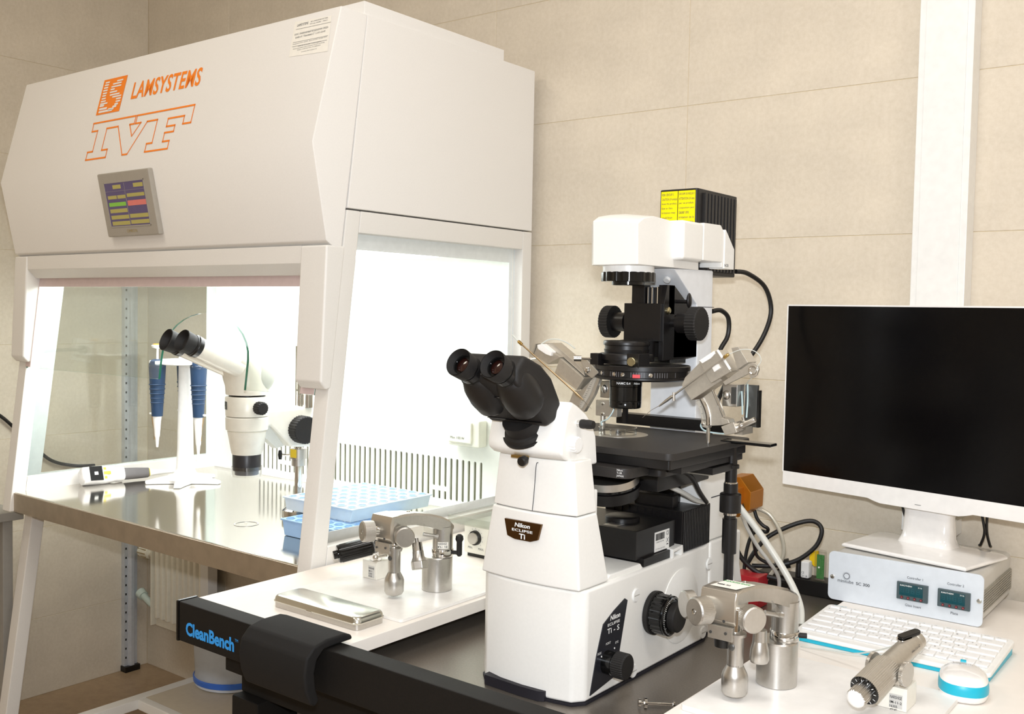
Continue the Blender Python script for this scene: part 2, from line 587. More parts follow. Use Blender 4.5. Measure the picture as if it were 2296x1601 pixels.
M_inner = mat('white_inner_wall', '#f3f3ee', 0.35)
rp_ = part('rear_panel', rear, M_inner, cab)
part('filter_mat', MB().box(-2.925, -1.625, 2.118, 2.122, 0.847, 1.02), M_slotb, rp_)
part('cabinet_back', MB().box(X0+0.045, X1-0.045, 2.135, 2.145, 0.70, 1.613), M_white, cab)
part('inner_ceiling', MB().box(X0+0.05, X1-0.05, 1.47, 2.10, 1.566, 1.575), M_inner, cab)
M_tubeE = mat('lit_fluorescent_tube', '#ffffff', 0.4, emit=('#f4fbff', 6))
for yy in (1.66, 1.88):
    part('light_tube', MB().cyl((-2.85, yy, 1.545), (-1.70, yy, 1.545), 0.013, n=12), M_tubeE, cab, label='lit white fluorescent tube')
lamp('cabinet_tube_light', 'AREA', (-2.275, 1.77, 1.53), 10.0, (0.96, 0.99, 1.0), (-2.275, 1.77, 0), shape='RECTANGLE', size=1.15, size_y=0.4)
# socket outlet on the rear panel
M_sock = mat('cream_socket_plastic', '#f4f0e2', 0.35)
sk = part('power_socket', MB().box(-1.812, -1.70, 2.062, 2.098, 1.030, 1.104), M_sock, cab, 0.006)
part('socket_lid', MB().box(-1.805, -1.722, 2.054, 2.063, 1.040, 1.098), M_sock, sk, 0.004)
part('lettering', text_mesh('Max. 100 W', (-1.795, 2.0535, 1.05), (1, 0, 0), (0, 0, 1), width=0.05), M_dtext, sk)
# table
tt = part('table_top', MB().box(-2.935, -1.6485, 1.400, 2.098, 0.792, 0.847), [M_steel], cab, 0.003)
part('front_apron', MB().box(-2.9352, -1.6488, 1.3975, 1.4005, 0.790, 0.8445), M_steelf, tt, 0.001)
mb = MB()
mb.lathe((-2.067, 1.582, 0.8472), (0, 0, 1), [(0, 0.031), (0.0006, 0.031), (0.0006, 0.027), (0, 0.027)], 40, cap=False)
part('table_ring', mb, M_alu, tt)  # thin flat ring on the steel below the objective
part('corner_bead', MB().box(-2.928, -2.908, 1.43, 2.098, 0.8465, 0.8585), M_wplast, tt, 0.002)
part('corner_bead', MB().box(-2.93, -1.66, 2.086, 2.098, 0.8465, 0.8585), M_wplast, tt, 0.002)
# lettering on the fascia: plane from (1.460,2.039) down to (1.384,1.744)
UT = Vector((0, -0.076, -0.295)).normalized()
UN = Vector((0, -0.295, 0.076)).normalized()
def up(x, s, h=0.0008):
    return Vector((x, 1.460, 2.039))+UT*s+UN*h
LT = Vector((0, 0.041, -0.202)).normalized()
LN = Vector((0, -0.202, -0.041)).normalized()
def lp(x, s, h=0.0008):
    return Vector((x, 1.384, 1.744))+LT*s+LN*h
IVF = [(-2.5025, .170), (-2.3035, .170), (-2.3035, .1915), (-2.323, .1915), (-2.3014, .2251), (-2.2734, .1915), (-2.2972, .1915), (-2.2972, .170), (-2.0557, .170), (-2.0557, .2145), (-2.088, .2145), (-2.088, .194), (-2.1547, .194), (-2.1547, .2145), (-2.1195, .2145), (-2.1195, .2305), (-2.156, .2305), (-2.156, .2533), (-2.1286, .2533), (-2.1286, .2735), (-2.2248, .2735), (-2.2248, .2523), (-2.2011, .2523), (-2.2011, .1916), (-2.2451, .1916), (-2.3031, .2725), (-2.3254, .2725), (-2.3769, .191), (-2.430, .191), (-2.430, .2508), (-2.4027, .2508), (-2.4027, .2725), (-2.498, .2725), (-2.498, .2510), (-2.4735, .2510), (-2.4735, .1930), (-2.5010, .1930)]
mb = MB()
n = len(IVF)
for i in range(n):
    a, b = Vector(IVF[i]), Vector(IVF[(i+1) % n])
    d = (b-a)
    wd = 0.0046 if abs(d.y) < abs(d.x)*0.3 else 0.0030
    d.normalize()
    nn = Vector((-d.y, d.x))*wd/2
    a2, b2 = a-d*wd/2, b+d*wd/2
    mb.add([up(*(a2-nn)), up(*(b2-nn)), up(*(b2+nn)), up(*(a2+nn))], [(0, 1, 2, 3)])
part('outline_letters_ivf', mb, M_orange, fascia, label='orange outlined IVF lettering')
mb = MB().add([up(-2.5025, .0472), up(-2.3915, .0472), up(-2.3915, .1473), up(-2.5025, .1473)], [(0, 1, 2, 3)])
logo = part('logo_plate', mb, M_orange, fascia, label='orange logo square with cream stripes')
STR = [((-2.4928, .0566), -2.4709), ((-2.4937, .0639), -2.4718), ((-2.4944, .0715), -2.4725), ((-2.4951, .0791), -2.472), ((-2.4936, .0871), -2.4718), ((-2.4934, .0942), -2.4735), ((-2.4931, .1022), -2.4713), ((-2.4937, .11), -2.4679), ((-2.4939, .1169), -2.4571), ((-2.4943, .1225), -2.4705), ((-2.493, .1317), -2.4528), ((-2.4927, .1398), -2.4242), ((-2.4372, .0579), -2.4062), ((-2.4537, .0649), -2.411), ((-2.4582, .0727), -2.4096), ((-2.459, .08), -2.4375), ((-2.4596, .0878), -2.4226), ((-2.4562, .0959), -2.4077), ((-2.4415, .1028), -2.3972), ((-2.4209, .1102), -2.396), ((-2.4196, .1177), -2.3966), ((-2.4223, .1251), -2.4031), ((-2.4294, .1312), -2.4083), ((-2.4485, .1367), -2.4195)]
mb = MB()
for (x, s), x2 in STR:
    h = 0.0022 if s < 0.12 else 0.0029
    mb.add([up(x+h, s-h, .0014), up(x2-h, s-h, .0014), up(x2, s, .0014), up(x2-h, s+h, .0014), up(x+h, s+h, .0014), up(x, s, .0014)], [(0, 1, 2, 3, 4, 5)])
part('logo_stripes', mb, M_white, logo)
part('brand_lettering', text_mesh('LAMSYSTEMS', up(-2.3495, .1207), (1, 0, 0), -UT, width=0.293, height=0.0472, off=0.02, space=1.06), M_orange, fascia, label='orange condensed capitals')
# type label sticker
M_label = mat('white_paper_label', '#f5f1e8', 0.6)
mb = MB().add([up(-1.7445, .013, .0006), up(-1.6243, .019, .0006), up(-1.6126, .1026, .0006), up(-1.739, .0966, .0006)], [(0, 1, 2, 3)])
sticker = part('type_label', mb, M_label, fascia, label='white type label with rows of small print')
def lab_text(s, x, sv, wd, h):
    return text_mesh(s, up(x, sv, .0011)+UT*0, (1, 0, 0.0), -UT, width=wd, height=h)
mb = MB()
rows = [('LAMSYSTEMS', -1.733, .0265, .036, .006), ('ЗАО «ЛАМИНАРНЫЕ СИСТЕМЫ»', -1.690, .0235, .056, .003), ('Россия, 456300, г. Миасс', -1.690, .029, .056, .003),
        ('БОКС ЛАМИНАРНЫЙ ВОЗДУШНАЯ СРЕДА', -1.735, .048, .108, .0062), ('БАВп-01 "Ламинар-С" 1,2-К1-22-03', -1.730, .056, .096, .0052),
        ('Заводской № 001 222 034   Дата изготовл. 02 Март 2014', -1.735, .0695, .110, .0028), ('230 В, 50 Гц, 1,0 кВт, 1 класс защиты', -1.715, .077, .075, .0028),
        ('Регистрационное удостоверение № ФСР 2010/07782', -1.730, .0815, .102, .0028), ('Класс очистки Н14, ТУ 9443-010', -1.715, .086, .075, .0028), ('www.lamsys.ru', -1.700, .0925, .05, .0028)]
for r in rows:
    t_ = lab_text(*r)
    mb.add(t_.v, t_.f)
for sv in (.0325, .0635, .0735):
    mb.add([up(-1.735, sv, .0011), up(-1.622, sv+.002, .0011), up(-1.622, sv+.0026, .0011), up(-1.735, sv+.0006, .0011)], [(0, 1, 2, 3)])
part('small_print', mb, M_dtext, sticker)
# touch panel
M_tp = mat('grey_panel_housing', '#a9a297', 0.45)
def lbox(x0, x1, s0, s1, h0, h1):
    P = [lp(x, s, h) for h in (h0, h1) for s in (s0, s1) for x in (x0, x1)]
    return MB().add(P, [(0, 2, 3, 1), (4, 5, 7, 6), (0, 1, 5, 4), (2, 6, 7, 3), (0, 4, 6, 2), (1, 3, 7, 5)])
tp = part('touch_panel', MB().add(*[(lambda q: (q.v, q.f))(lbox(-2.412, -2.182, .0115, .1725, -.002, .014))][0]), M_tp, cab, 0.004, label='grey framed touch screen control panel')
for a, b, s0, s1 in ((-2.387, -2.208, .0345, .0375), (-2.387, -2.208, .1455, .1485), (-2.387, -2.3845, .0345, .1485), (-2.2105, -2.208, .0345, .1485)):
    part('screen_rim', lbox(a, b, s0, s1, .0135, .0150), M_tp, tp)
M_scr = mat('violet_screen', '#55496f', 0.25, emit=('#5d5080', 0.10))
M_sy = mat('screen_yellow', '#a89d58', 0.3, emit=('#c8bd62', 0.10))
M_sg = mat('screen_green', '#7fb840', 0.3, emit=('#86cc3a', 0.12))
M_sr = mat('screen_red', '#d2736a', 0.3, emit=('#e07468', 0.12))
scr = part('screen', lbox(-2.3845, -2.2105, .0375, .1455, .0132, .0142), M_scr, tp)
def cell(u0, u1, v0, v1, mt, nm='screen_button'):
    x = lambda u: -2.3845+u*0.174
    s = lambda v: .0375+v*0.108
    part(nm, lbox(x(u0), x(u1), s(v0), s(v1), .0142, .0145), mt, scr)
for c_ in ((.21, .42, .05, .14), (.74, .98, .05, .14), (.04, .27, .29, .37), (.29, .51, .29, .37), (.54, .98, .27, .35), (.04, .49, .60, .69), (.04, .50, .75, .84), (.04, .50, .89, .98), (.53, .99, .74, .83), (.53, .99, .88, .97)):
    cell(*c_, M_sy)
cell(.04, .48, .45, .54, M_sg)
cell(.53, .99, .43, .55, M_sr)
for c_ in ((0, 1, .19, .195), (.505, .51, .19, .98), (.51, .515, .02, .18)):
    cell(*c_, M_tp, 'screen_divider')
part('lettering', text_mesh('OMRON', lp(-2.318, .163, .0146), (1, 0, 0), -LT, width=0.045, height=0.008), mat('tan_print', '#b09a5c', 0.5), tp)
# ================================================================== vibration-isolated bench
ZB, ZD = 0.852, 0.800
M_rail = mat('black_powder_coat', '#1c1a18', 0.6, noise=(400, 0.12), bump=(1400, 0.15), spec=0.2)
M_dtop = mat('dark_bench_steel', '#8a8279', 0.33, 0.75, noise=((300, 300, 300), 0.10), bump=(1600, 0.08))
M_lam = mat('white_laminate_board', '#f3ece4', 0.42, noise=(60, 0.012))
M_lame = mat('white_board_edging', '#efecea', 0.5)
M_pad = mat('black_foam_pad', '#0e0d0d', 0.8, noise=(500, 0.12), bump=(1600, 0.25))
bench = thing('isolation_bench', 'black-framed bench with dark steel top carrying the large microscope', 'bench', (-0.75, 1.6, 0))
rail = part('front_rail', MB().box(-1.585, 0.30, 1.063, 1.104, 0.783, 0.8565), M_rail, bench, 0.003)
part('end_cap', MB().box(-1.593, -1.585, 1.0615, 1.1055, 0.7815, 0.858), M_blkg, rail, 0.003)
part('brand_lettering', text_mesh('CleanBench', (-1.562, 1.0624, 0.7985), (1, 0, 0), (0, 0, 1), width=0.142, height=0.025, off=0.038), mat('sky_blue_print', '#2f9ff5', 0.4), rail, label='sky blue bold lettering')
part('trademark_sign', text_mesh('TM', (-1.418, 1.0624, 0.818), (1, 0, 0), (0, 0, 1), width=0.009, height=0.005), mat('sky_blue_print', '#2f9ff5', 0.4), rail)
part('steel_top', MB().box(-1.59, 0.30, 1.106, 2.13, 0.775, ZD), M_dtop, bench, 0.004)
part('upper_frame', MB().box(-1.495, 0.19, 1.135, 2.08, 0.69, 0.7745), M_rail, bench, 0.003)
for lx in (-1.497, 0.12):
    for ly in (1.115, 1.98):
        part('leg', MB().box(lx, lx+0.075, ly, ly+0.10, 0.03, 0.6895), M_rail, bench, 0.004)
        part('levelling_foot', MB().lathe((lx+0.0375, ly+0.05, 0), (0, 0, 1), [(0, 0.03), (0.012, 0.03), (0.03, 0.012)], 16), M_blk, bench)
part('leg_flange', MB().box(-1.505, -1.41, 1.107, 1.19, 0.735, 0.7745), M_rail, bench, 0.002)
part('isolator_housing', MB().box(-1.33, -1.10, 1.17, 1.42, 0.46, 0.70), M_rail, bench, 0.004)
part('isolator_bracket', MB().box(-1.345, -1.26, 1.14, 1.165, 0.60, 0.745), mat('charcoal_sheet', '#3a3634', 0.4), bench, 0.002)
part('cross_beam', MB().box(-1.37, 0.12, 1.14, 1.18, 0.62, 0.68), M_rail, bench, 0.003)
for bx, bz in ((-1.44, 0.763), (-1.19, 0.655)):
    part('bolt', MB().lathe((bx, 1.104 if bx < -1.3 else 1.139, bz), (0, -1, 0), [(0, 0.008), (0.004, 0.008), (0.007, 0.004)], 12), M_screw, bench)
part('beige_clip', MB().box(-1.335, -1.315, 1.106, 1.12, 0.752, 0.772), M_sock, bench, 0.003)

def board(name, x0, x1, y0, y1, label):
    t = thing(name, label, 'shelf board', ((x0+x1)/2, (y0+y1)/2, ZB-0.024))
    part('board', MB().box(x0, x1, y0, y1, ZB-0.023, ZB), M_lam, t, 0.0012)
    for sx in (x0+0.04, x1-0.06):
        for sy in (y0+0.05, y1-0.07):
            part('spacer_block', MB().box(sx, sx+0.02, sy, sy+0.02, ZD, ZB-0.023), M_blk, t)
    return t
board('shelf_board', -1.592, -1.185, 1.106, 1.95, 'white laminate board beside the cabinet, holding the silver tin')
board('shelf_board', -0.651, 0.30, 1.106, 2.14, 'white laminate board under the keyboard, mouse and monitor')
# padded arm rest over the front rail
prof = [(1.118, 0.8600), (1.116, 0.868), (1.100, 0.8735), (1.062, 0.8735), (1.036, 0.868), (1.020, 0.852), (1.0155, 0.828), (1.019, 0.800), (1.029, 0.776), (1.040, 0.771), (1.047, 0.780), (1.040, 0.800), (1.037, 0.825), (1.042, 0.845), (1.056, 0.8585), (1.085, 0.860)]
rest = thing('arm_rest', 'black foam arm rest pad hooked over the bench rail', 'arm rest', (-1.28, 1.07, 0.857))
part('foam_pad', MB().prism(prof, 'x', -1.346, -1.181), M_pad, rest, 0.009, seg=4, smooth=60)

# ================================================================== inverted microscope
sc = thing('inverted_microscope', 'large white inverted microscope with black binocular head on dark bench', 'microscope', (-0.92, 1.5, ZD))
CX = -0.918
M_sc = M_ivory
M_rubf = mat('black_foot_rubber', '#1c1a22', 0.6)
foot_p = [(-1.021, 1.262), (-1.005, 1.246), (-0.965, 1.236), (-0.92, 1.233), (-0.87, 1.236), (-0.834, 1.243), (-0.82, 1.262), (-0.82, 1.655), (-0.832, 1.690), (-0.832, 1.83), (-1.004, 1.83), (-1.004, 1.69), (-1.021, 1.655)]
def inset(poly, k):
    cx = sum(p[0] for p in poly)/len(poly)
    cy = sum(p[1] for p in poly)/len(poly)
    return [(cx+(x-cx)*(1+k), cy+(y-cy)*(1+k*0.4)) for x, y in poly]
part('foot_gasket', MB().prism(inset(foot_p, 0.012), 'z', ZD+0.0003, ZD+0.004), M_rubf, sc)
part('front_gasket', MB().prism([(-0.995, 1.232), (-0.992, 1.228), (-0.92, 1.2245), (-0.885, 1.226), (-0.876, 1.231), (-0.876, 1.240), (-0.995, 1.245)], 'z', ZD+0.0005, ZD+0.016), M_rubf, sc)
base = part('base_body', MB().prism(foot_p, 'z', ZD+0.004, 0.978), M_sc, sc, 0.005, seg=3)
part('base_shoulder', MB().prism([(1.32, 0.976), (1.335, 0.987), (1.43, 0.987), (1.44, 0.976)], 'x', -1.015, -0.826), M_sc, base, 0.003)
part('rear_foot_taper', MB().prism([(1.69, 0.978), (1.69, 0.803), (1.86, 0.803), (1.80, 0.9775)], 'x', -1.008, -0.828), M_sc, base, 0.006)
def bevcol(name, z0, z1, q0, q1, bev, par):
    # q = (xl, xr, yf, yb) at each level; convex front
    def ring(z, q):
        xl, xr, yf, yb = q
        w_ = xr-xl
        fr = [(xl+w_*u, yf+0.010*(2*u-1)**2) for u in (0, 0.12, 0.3, 0.5, 0.7, 0.88, 1)]
        return [Vector((x, y, z)) for x, y in fr]+[Vector((xr, yb, z)), Vector((xl, yb, z))]
    return part(name, MB().loft([ring(z0, q0), ring(z1, q1)]), M_sc, par, bev, seg=3)
bevcol('column_lower', 0.979, 1.0915, (-1.0135, -0.822, 1.231, 1.325), (-0.991, -0.828, 1.229, 1.296), 0.0035, sc)
part('column_seam', MB().box(-0.985, -0.834, 1.243, 1.285, 1.088, 1.096), M_dtext, sc)
bevcol('column_upper', 1.0928, 1.176, (-0.990, -0.829, 1.231, 1.296), (-0.978, -0.834, 1.228, 1.286), 0.0025, sc)
part('rear_web', MB().box(-0.995, -0.838, 1.29, 1.312, 1.02, 1.125), M_sc, sc, 0.003)
mb = MB().tube([(-0.893, 1.2265, 1.170), (-0.897, 1.2270, 1.165), (-0.9005, 1.2285, 1.13), (-0.9055, 1.2310, 1.0935)], 0.0006, 6)
part('front_seam', mb, M_dtext, sc)
# head with sloping face for the binocular tube
hp = [(1.222, 1.178), (1.2105, 1.186), (1.2090, 1.198), (1.2235, 1.252), (1.235, 1.266), (1.262, 1.258), (1.285, 1.245), (1.303, 1.228), (1.314, 1.208), (1.320, 1.163), (1.290, 1.163)]
def headring(x, dy):
    return [Vector((x, y+(dy if y < 1.24 else 0), z)) for y, z in hp]
head = part('head_housing', MB().loft([headring(-0.990, 0.014), headring(-0.962, 0.004), headring(-0.918, 0), headring(-0.874, 0.003), headring(-0.845, 0.010)]), M_sc, sc, 0.004, seg=3)
mb = MB().cyl((-0.846, 1.262, 1.2315), (-0.839, 1.262, 1.2315), 0.0055, n=16)
kn = part('filter_slider', mb, M_chrome, head)
part('slider_grip', MB().lathe((-0.839, 1.262, 1.2315), (1, 0, 0), [(0, 0.0068), (0.004, 0.0072), (0.008, 0.0068), (0.012, 0.0072), (0.018, 0.0068), (0.022, 0.006)], 18), M_blkr, kn)
def knurl(p0, d, r, h, n=24, dep=0.06, ch=0.0015):
    """fluted knob as MB"""
    mb = MB()
    p0 = Vector(p0)
    x, y, d = frame(d)
    N = n*4
    prof = [(0, 1), (h-ch, 1), (h, 1-ch/r)]
    vs = []
    for t, k in prof:
        for i in range(N):
            a = 2*PI*i/N
            rr = r*k*(1-(dep if i % 4 in (2, 3) else 0))
            vs.append(p0+d*t+(x*math.cos(a)+y*math.sin(a))*rr)
    fs = []
    for j in range(len(prof)-1):
        for i in range(N):
            i2 = (i+1) % N
            fs.append([j*N+i, j*N+i2, (j+1)*N+i2, (j+1)*N+i])
    fs.append(list(range(N))[::-1])
    fs.append([(len(prof)-1)*N+i for i in range(N)])
    mb.add(vs, fs)
    return mb
part('magnifier_dial', knurl((-0.846, 1.249, 1.2005), (1, 0, 0), 0.0125, 0.012, 14, 0.07), M_wplast, head, smooth=20)
part('optical_path_lever', MB().lathe((-0.903, 1.212, 1.177), (0, -1, -0.25), [(0, 0.003), (0.006, 0.003), (0.0065, 0.0070), (0.015, 0.0078), (0.017, 0.0065)], 20), M_blkk, head)
part('brass_index', MB().box(-0.935, -0.907, 1.2125, 1.222, 1.1755, 1.1795), mat('brass', '#b79a5f', 0.3, 1.0), head)
# binocular tube
AX = Vector((0, 0.906, -0.423))
MN = Vector((0, -0.62, 0.785))       # mount normal
mc = Vector((CX, 1.2315, 1.2185))
bino = part('binocular_tube', MB().lathe(mc-MN*0.004, MN, [(0, 0.0405), (0.004, 0.0410), (0.0045, 0.038), (0.010, 0.036), (0.012, 0.0320), (0.030, 0.032)], 40), M_blkr, sc)
bp = [(1.148, 1.338), (1.190, 1.322), (1.217, 1.302), (1.238, 1.270), (1.247, 1.251), (1.240, 1.239), (1.206, 1.2285), (1.166, 1.2635), (1.130, 1.296), (1.128, 1.318)]
part('prism_box', MB().prism(bp, 'x', -0.974, -0.862), M_blkr, bino, 0.007, seg=3)
for q0, q1 in (((1.1960, 1.2368), (1.1972, 1.2358)), ((1.1540, 1.2735), (1.1552, 1.2725))):
    part('housing_seam', MB().prism([q0, q1, (q1[0]-0.0006, q1[1]-0.0007), (q0[0]-0.0006, q0[1]-0.0007)], 'x', -0.970, -0.866), M_blkg, bino)
for ex in (-0.886, -0.950):
    e0 = Vector((ex, 1.101, 1.3255))
    px_ = Vector((1, 0, 0)) if ex > CX else Vector((-1, 0, 0))
    # swivelling prism lobe behind each eyepiece
    lobe = MB()
    rings = []
    for t, r, off in ((0.040, 0.0205, 0), (0.046, 0.0250, 0.001), (0.058, 0.0295, 0.006), (0.078, 0.0320, 0.012), (0.098, 0.0315, 0.016), (0.106, 0.026, 0.018)):
        c_ = e0+AX*t+Vector((0, -0.35, -0.94))*off
        x_, y_, _ = frame(AX)
        rings.append([c_+(x_*math.cos(a)+y_*math.sin(a))*r for a in [2*PI*k/28 for k in range(28)]])
    lobe.loft(rings)
    part('eyepiece_prism_housing', lobe, M_blkk, bino, smooth=60)
    ey = part('eyepiece', MB().lathe(e0+AX*0.020, AX, [(0, 0.0188), (0.001, 0.0198), (0.004, 0.0198), (0.0045, 0.0188), (0.006, 0.0188), (0.0065, 0.0200), (0.016, 0.0203), (0.0165, 0.0196), (0.018, 0.0196), (0.0185, 0.0206), (0.026, 0.0212)], 36), M_blkg if False else mat('black_enamel', '#131212', 0.25), bino)
    part('rubber_eyecup', MB().lathe(e0, AX, [(0, 0.0212), (0.0015, 0.0218), (0.021, 0.0206), (0.0215, 0.0180), (0.012, 0.0150), (0.003, 0.0190), (0, 0.0205)], 36, cap=False), M_blkr, ey)
    part('eye_lens', MB().lathe(e0+AX*0.0125, AX, [(0, 0.0005), (0.0012, 0.008), (0.003, 0.0135), (0.006, 0.0135)], 28), mat('amber_coated_lens', '#2a1410', 0.04, coat=0.6), ey)
    part('lens_ring', MB().lathe(e0+AX*0.0105, AX, [(0, 0.0112), (0.003, 0.0112), (0.003, 0.0152), (0, 0.0152)], 28, cap=False), M_blkg, ey)
part('eyepiece_print', text_mesh('CFI  30mm', Vector((-0.9287, 1.1300, 1.3060)), (0.05, 0.42, 0.9), Vector((0, -0.9, 0.42)), width=0.018), M_wtext, bino)
# front badge
M_bronze = mat('bronze_badge', '#6f5436', 0.22, 1.0)
bx0, bx1 = -0.956, -0.884
bdg = [(bx0, 1.0755), (bx1, 1.0755), (bx1-0.007, 1.050), (-0.905, 1.0455), (-0.935, 1.0455), (bx0+0.006, 1.0495)]
badge = part('name_badge', MB().prism(bdg, 'y', 1.2255, 1.2305), M_bronze, sc, 0.0008, label='bronze name badge')
for s_, z_, w_, h_, o_ in (('Nikon', 1.0655, 0.030, 0.0068, .03), ('ECLIPSE', 1.0585, 0.040, 0.0042, .02), ('Ti', 1.0478, 0.012, 0.0082, .03)):
    part('lettering', text_mesh(s_, (CX-0.002-w_/2, 1.2249, z_), (1, 0, 0), (0, 0, 1), width=w_, height=h_, off=o_, shear=0.15 if s_ == 'Nikon' else 0), M_wtext, badge)
# right side: dark control panel, knobs, screws
sp = [(1.268, 0.811), (1.283, 0.870), (1.303, 0.918), (1.330, 0.926), (1.368, 0.9425), (1.376, 0.942), (1.380, 0.934), (1.358, 0.872), (1.352, 0.809)]
M_pan = mat('dark_graphite_panel', '#24252b', 0.3)
sp = [(1.272, 0.8115), (1.288, 0.868), (1.306, 0.915), (1.338, 0.9305), (1.370, 0.9425), (1.378, 0.938), (1.357, 0.862), (1.352, 0.8235)]
pan = part('control_panel', MB().prism(sp, 'x', -0.8205, -0.8185), M_pan, sc, 0.0006, label='dark control panel with white print')
def side_text(s, y, z, wd, h=None, off=0.0, par=None, mt=M_wtext, x=-0.8181, shear=0):
    return part('lettering', text_mesh(s, (x, y, z), (0, 1, 0), (0, 0, 1), width=wd, height=h, off=off, shear=shear), mt, par)
side_text('Nikon', 1.325, 0.9165, 0.030, 0.0080, .03, pan, shear=.15)
side_text('ECLIPSE', 1.318, 0.9085, 0.036, 0.0045, .015, pan)
side_text('Ti - S', 1.317, 0.8965, 0.036, 0.0085, .015, pan)
side_text('PORT', 1.314, 0.880, 0.014, 0.0036, 0, pan)
side_text('EYE', 1.342, 0.8755, 0.009, 0.0036, 0, pan)
side_text('SIDE', 1.290, 0.8700, 0.011, 0.0036, 0, pan)
for y_, z_ in ((1.340, 0.8690), (1.302, 0.8655)):
    part('index_dot', MB().cyl((-0.8184, y_, z_), (-0.8179, y_, z_), 0.0014, n=10), M_wtext, pan)
kb = part('port_knob', MB().lathe((-0.819, 1.318, 0.853), (1, 0, 0), [(0, 0.0185), (0.016, 0.0185), (0.0165, 0.0175), (0.022, 0.0175)], 32), M_blkg, sc)
part('grip', knurl((-0.800, 1.318, 0.853), (1, 0, 0), 0.0205, 0.020, 36, 0.04, 0.002), M_blkr, kb, smooth=20)
fk = part('focus_knob', MB().lathe((-0.819, 1.462, 0.899), (1, 0, 0), [(0, 0.036), (0.003, 0.0365), (0.008, 0.0365), (0.009, 0.033)], 40), M_blkr, sc)
part('coarse_ring', knurl((-0.811, 1.462, 0.899), (1, 0, 0), 0.0335, 0.024, 22, 0.025, 0.002), M_blkg, fk, smooth=20)
part('scale_ring', MB().lathe((-0.787, 1.462, 0.899), (1, 0, 0), [(0, 0.0335), (0.003, 0.0335), (0.0065, 0.0275), (0.007, 0.0245)], 40), M_blkg, fk)
mb = MB()
for i in range(60):
    a = 2*PI*i/60
    L_ = 0.0032 if i % 5 == 0 else 0.0018
    for r0 in (0.0318,):
        d0 = Vector((0, math.cos(a), math.sin(a)))
        n0 = Vector((0, -math.sin(a), math.cos(a)))*0.00032
        p0 = Vector((-0.7822, 1.462, 0.899))+d0*0.0316
        p1 = p0-d0*L_+Vector((L_*0.58, 0, 0))
        mb.add([p0-n0, p0+n0, p1+n0, p1-n0], [(0, 1, 2, 3)])
mb.v = [p+Vector((0.0006, 0, 0)) for p in mb.v]
part('scale_marks', mb, M_wtext, fk)
part('fine_knob', MB().lathe((-0.781, 1.462, 0.899), (1, 0, 0), [(0, 0.024), (0.011, 0.0245), (0.013, 0.0225), (0.0135, 0.018)], 36), M_blkr, fk)
for y_, z_ in ((1.405, 0.940), (1.402, 0.815), (1.668, 0.942), (1.650, 0.818)):
    s_ = part('screw_cap', MB().lathe((-0.8202, y_, z_), (1, 0, 0), [(0, 0.0115), (0.0015, 0.0115), (0.0028, 0.0100)], 24), M_wplast, sc)
    part('slot', MB().box(-0.8176, -0.8172, y_-0.008, y_+0.008, z_-0.0008, z_+0.0008), mat('slot_shadow_grey', '#b5b1aa', 0.6), s_)
rc = part('round_cover', MB().lathe((-0.8203, 1.560, 0.888), (1, 0, 0), [(0, 0.0655), (0.0018, 0.0655), (0.0022, 0.0645)], 48), M_sc, sc)
for y_, z_ in ((1.520, 0.913), (1.580, 0.890)):
    part('screw_hole', MB().cyl((-0.8178, y_, z_), (-0.8176, y_, z_), 0.0042, n=14), M_dtext, rc)
# rear column and illumination pillar
M_cool = mat('cool_white_lacquer', '#f3f5f8', 0.35)
part('rear_column', MB().prism([(1.645, 0.979), (1.645, 1.112), (1.71, 1.104), (1.765, 1.098), (1.765, 0.979)], 'x', -1.006, -0.83), M_sc, sc, 0.004)
part('column_joint', MB().box(-1.007, -0.8295, 1.69, 1.766, 1.0595, 1.0615), M_dtext, sc)
pil = part('illumination_pillar', MB().prism([(1.590, 1.483), (1.746, 1.486), (1.752, 1.10), (1.690, 1.10), (1.688, 1.395), (1.682, 1.420)], 'x', -0.965, -0.866), M_cool, sc, 0.003)
part('pillar_joint', MB().box(-0.9655, -0.8655, 1.687, 1.752, 1.4150, 1.4162), M_dtext, pil)
part('hinge_hole', MB().cyl((-0.887, 1.606, 1.4650), (-0.887, 1.602, 1.4610), 0.006, n=16), M_wplast, pil)
ih = [(1.456, 1.4835), (1.453, 1.559), (1.470, 1.568), (1.505, 1.5745), (1.56, 1.572), (1.62, 1.564), (1.672, 1.553), (1.676, 1.4835)]
def ihr(x, k):
    return [Vector((x, 1.456+(y-1.456)*1+(k if y < 1.475 else 0), z-(0.006 if (abs(x-CX) > 0.04 and z > 1.55) else 0))) for y, z in ih]
lh_ = part('illuminator_arm', MB().loft([ihr(-0.964, 0.016), ihr(-0.951, 0), ihr(CX, 0), ihr(-0.863, 0), ihr(-0.8615, 0.003)]), M_sc, sc, 0.004, seg=3)
part('lens_mount', MB().lathe((CX, 1.520, 1.472), (0, 0, 1), [(0, 0.0455), (0.012, 0.0455)], 40), M_wplast, lh_)
part('diaphragm_ring', knurl((CX, 1.520, 1.4565), (0, 0, 1), 0.0475, 0.0165, 18, 0.035, 0.001), M_blkg, lh_, smooth=20)
part('field_lens_cell', MB().lathe((CX, 1.520, 1.450), (0, 0, 1), [(0, 0.027), (0.001, 0.029), (0.007, 0.029)], 36), M_blkg, lh_)
part('collector_housing', MB().box(-0.965, -0.8405, 1.575, 1.652, 1.497, 1.5675), M_sc, lh_, 0.006, seg=3)
fc = part('filter_cassette', MB().prism([(1.653, 1.500), (1.653, 1.5685), (1.722, 1.5695), (1.748, 1.545), (1.760, 1.528), (1.760, 1.4905), (1.728, 1.4905), (1.728, 1.500)], 'x', -0.955, -0.8405), M_sc, lh_, 0.002)
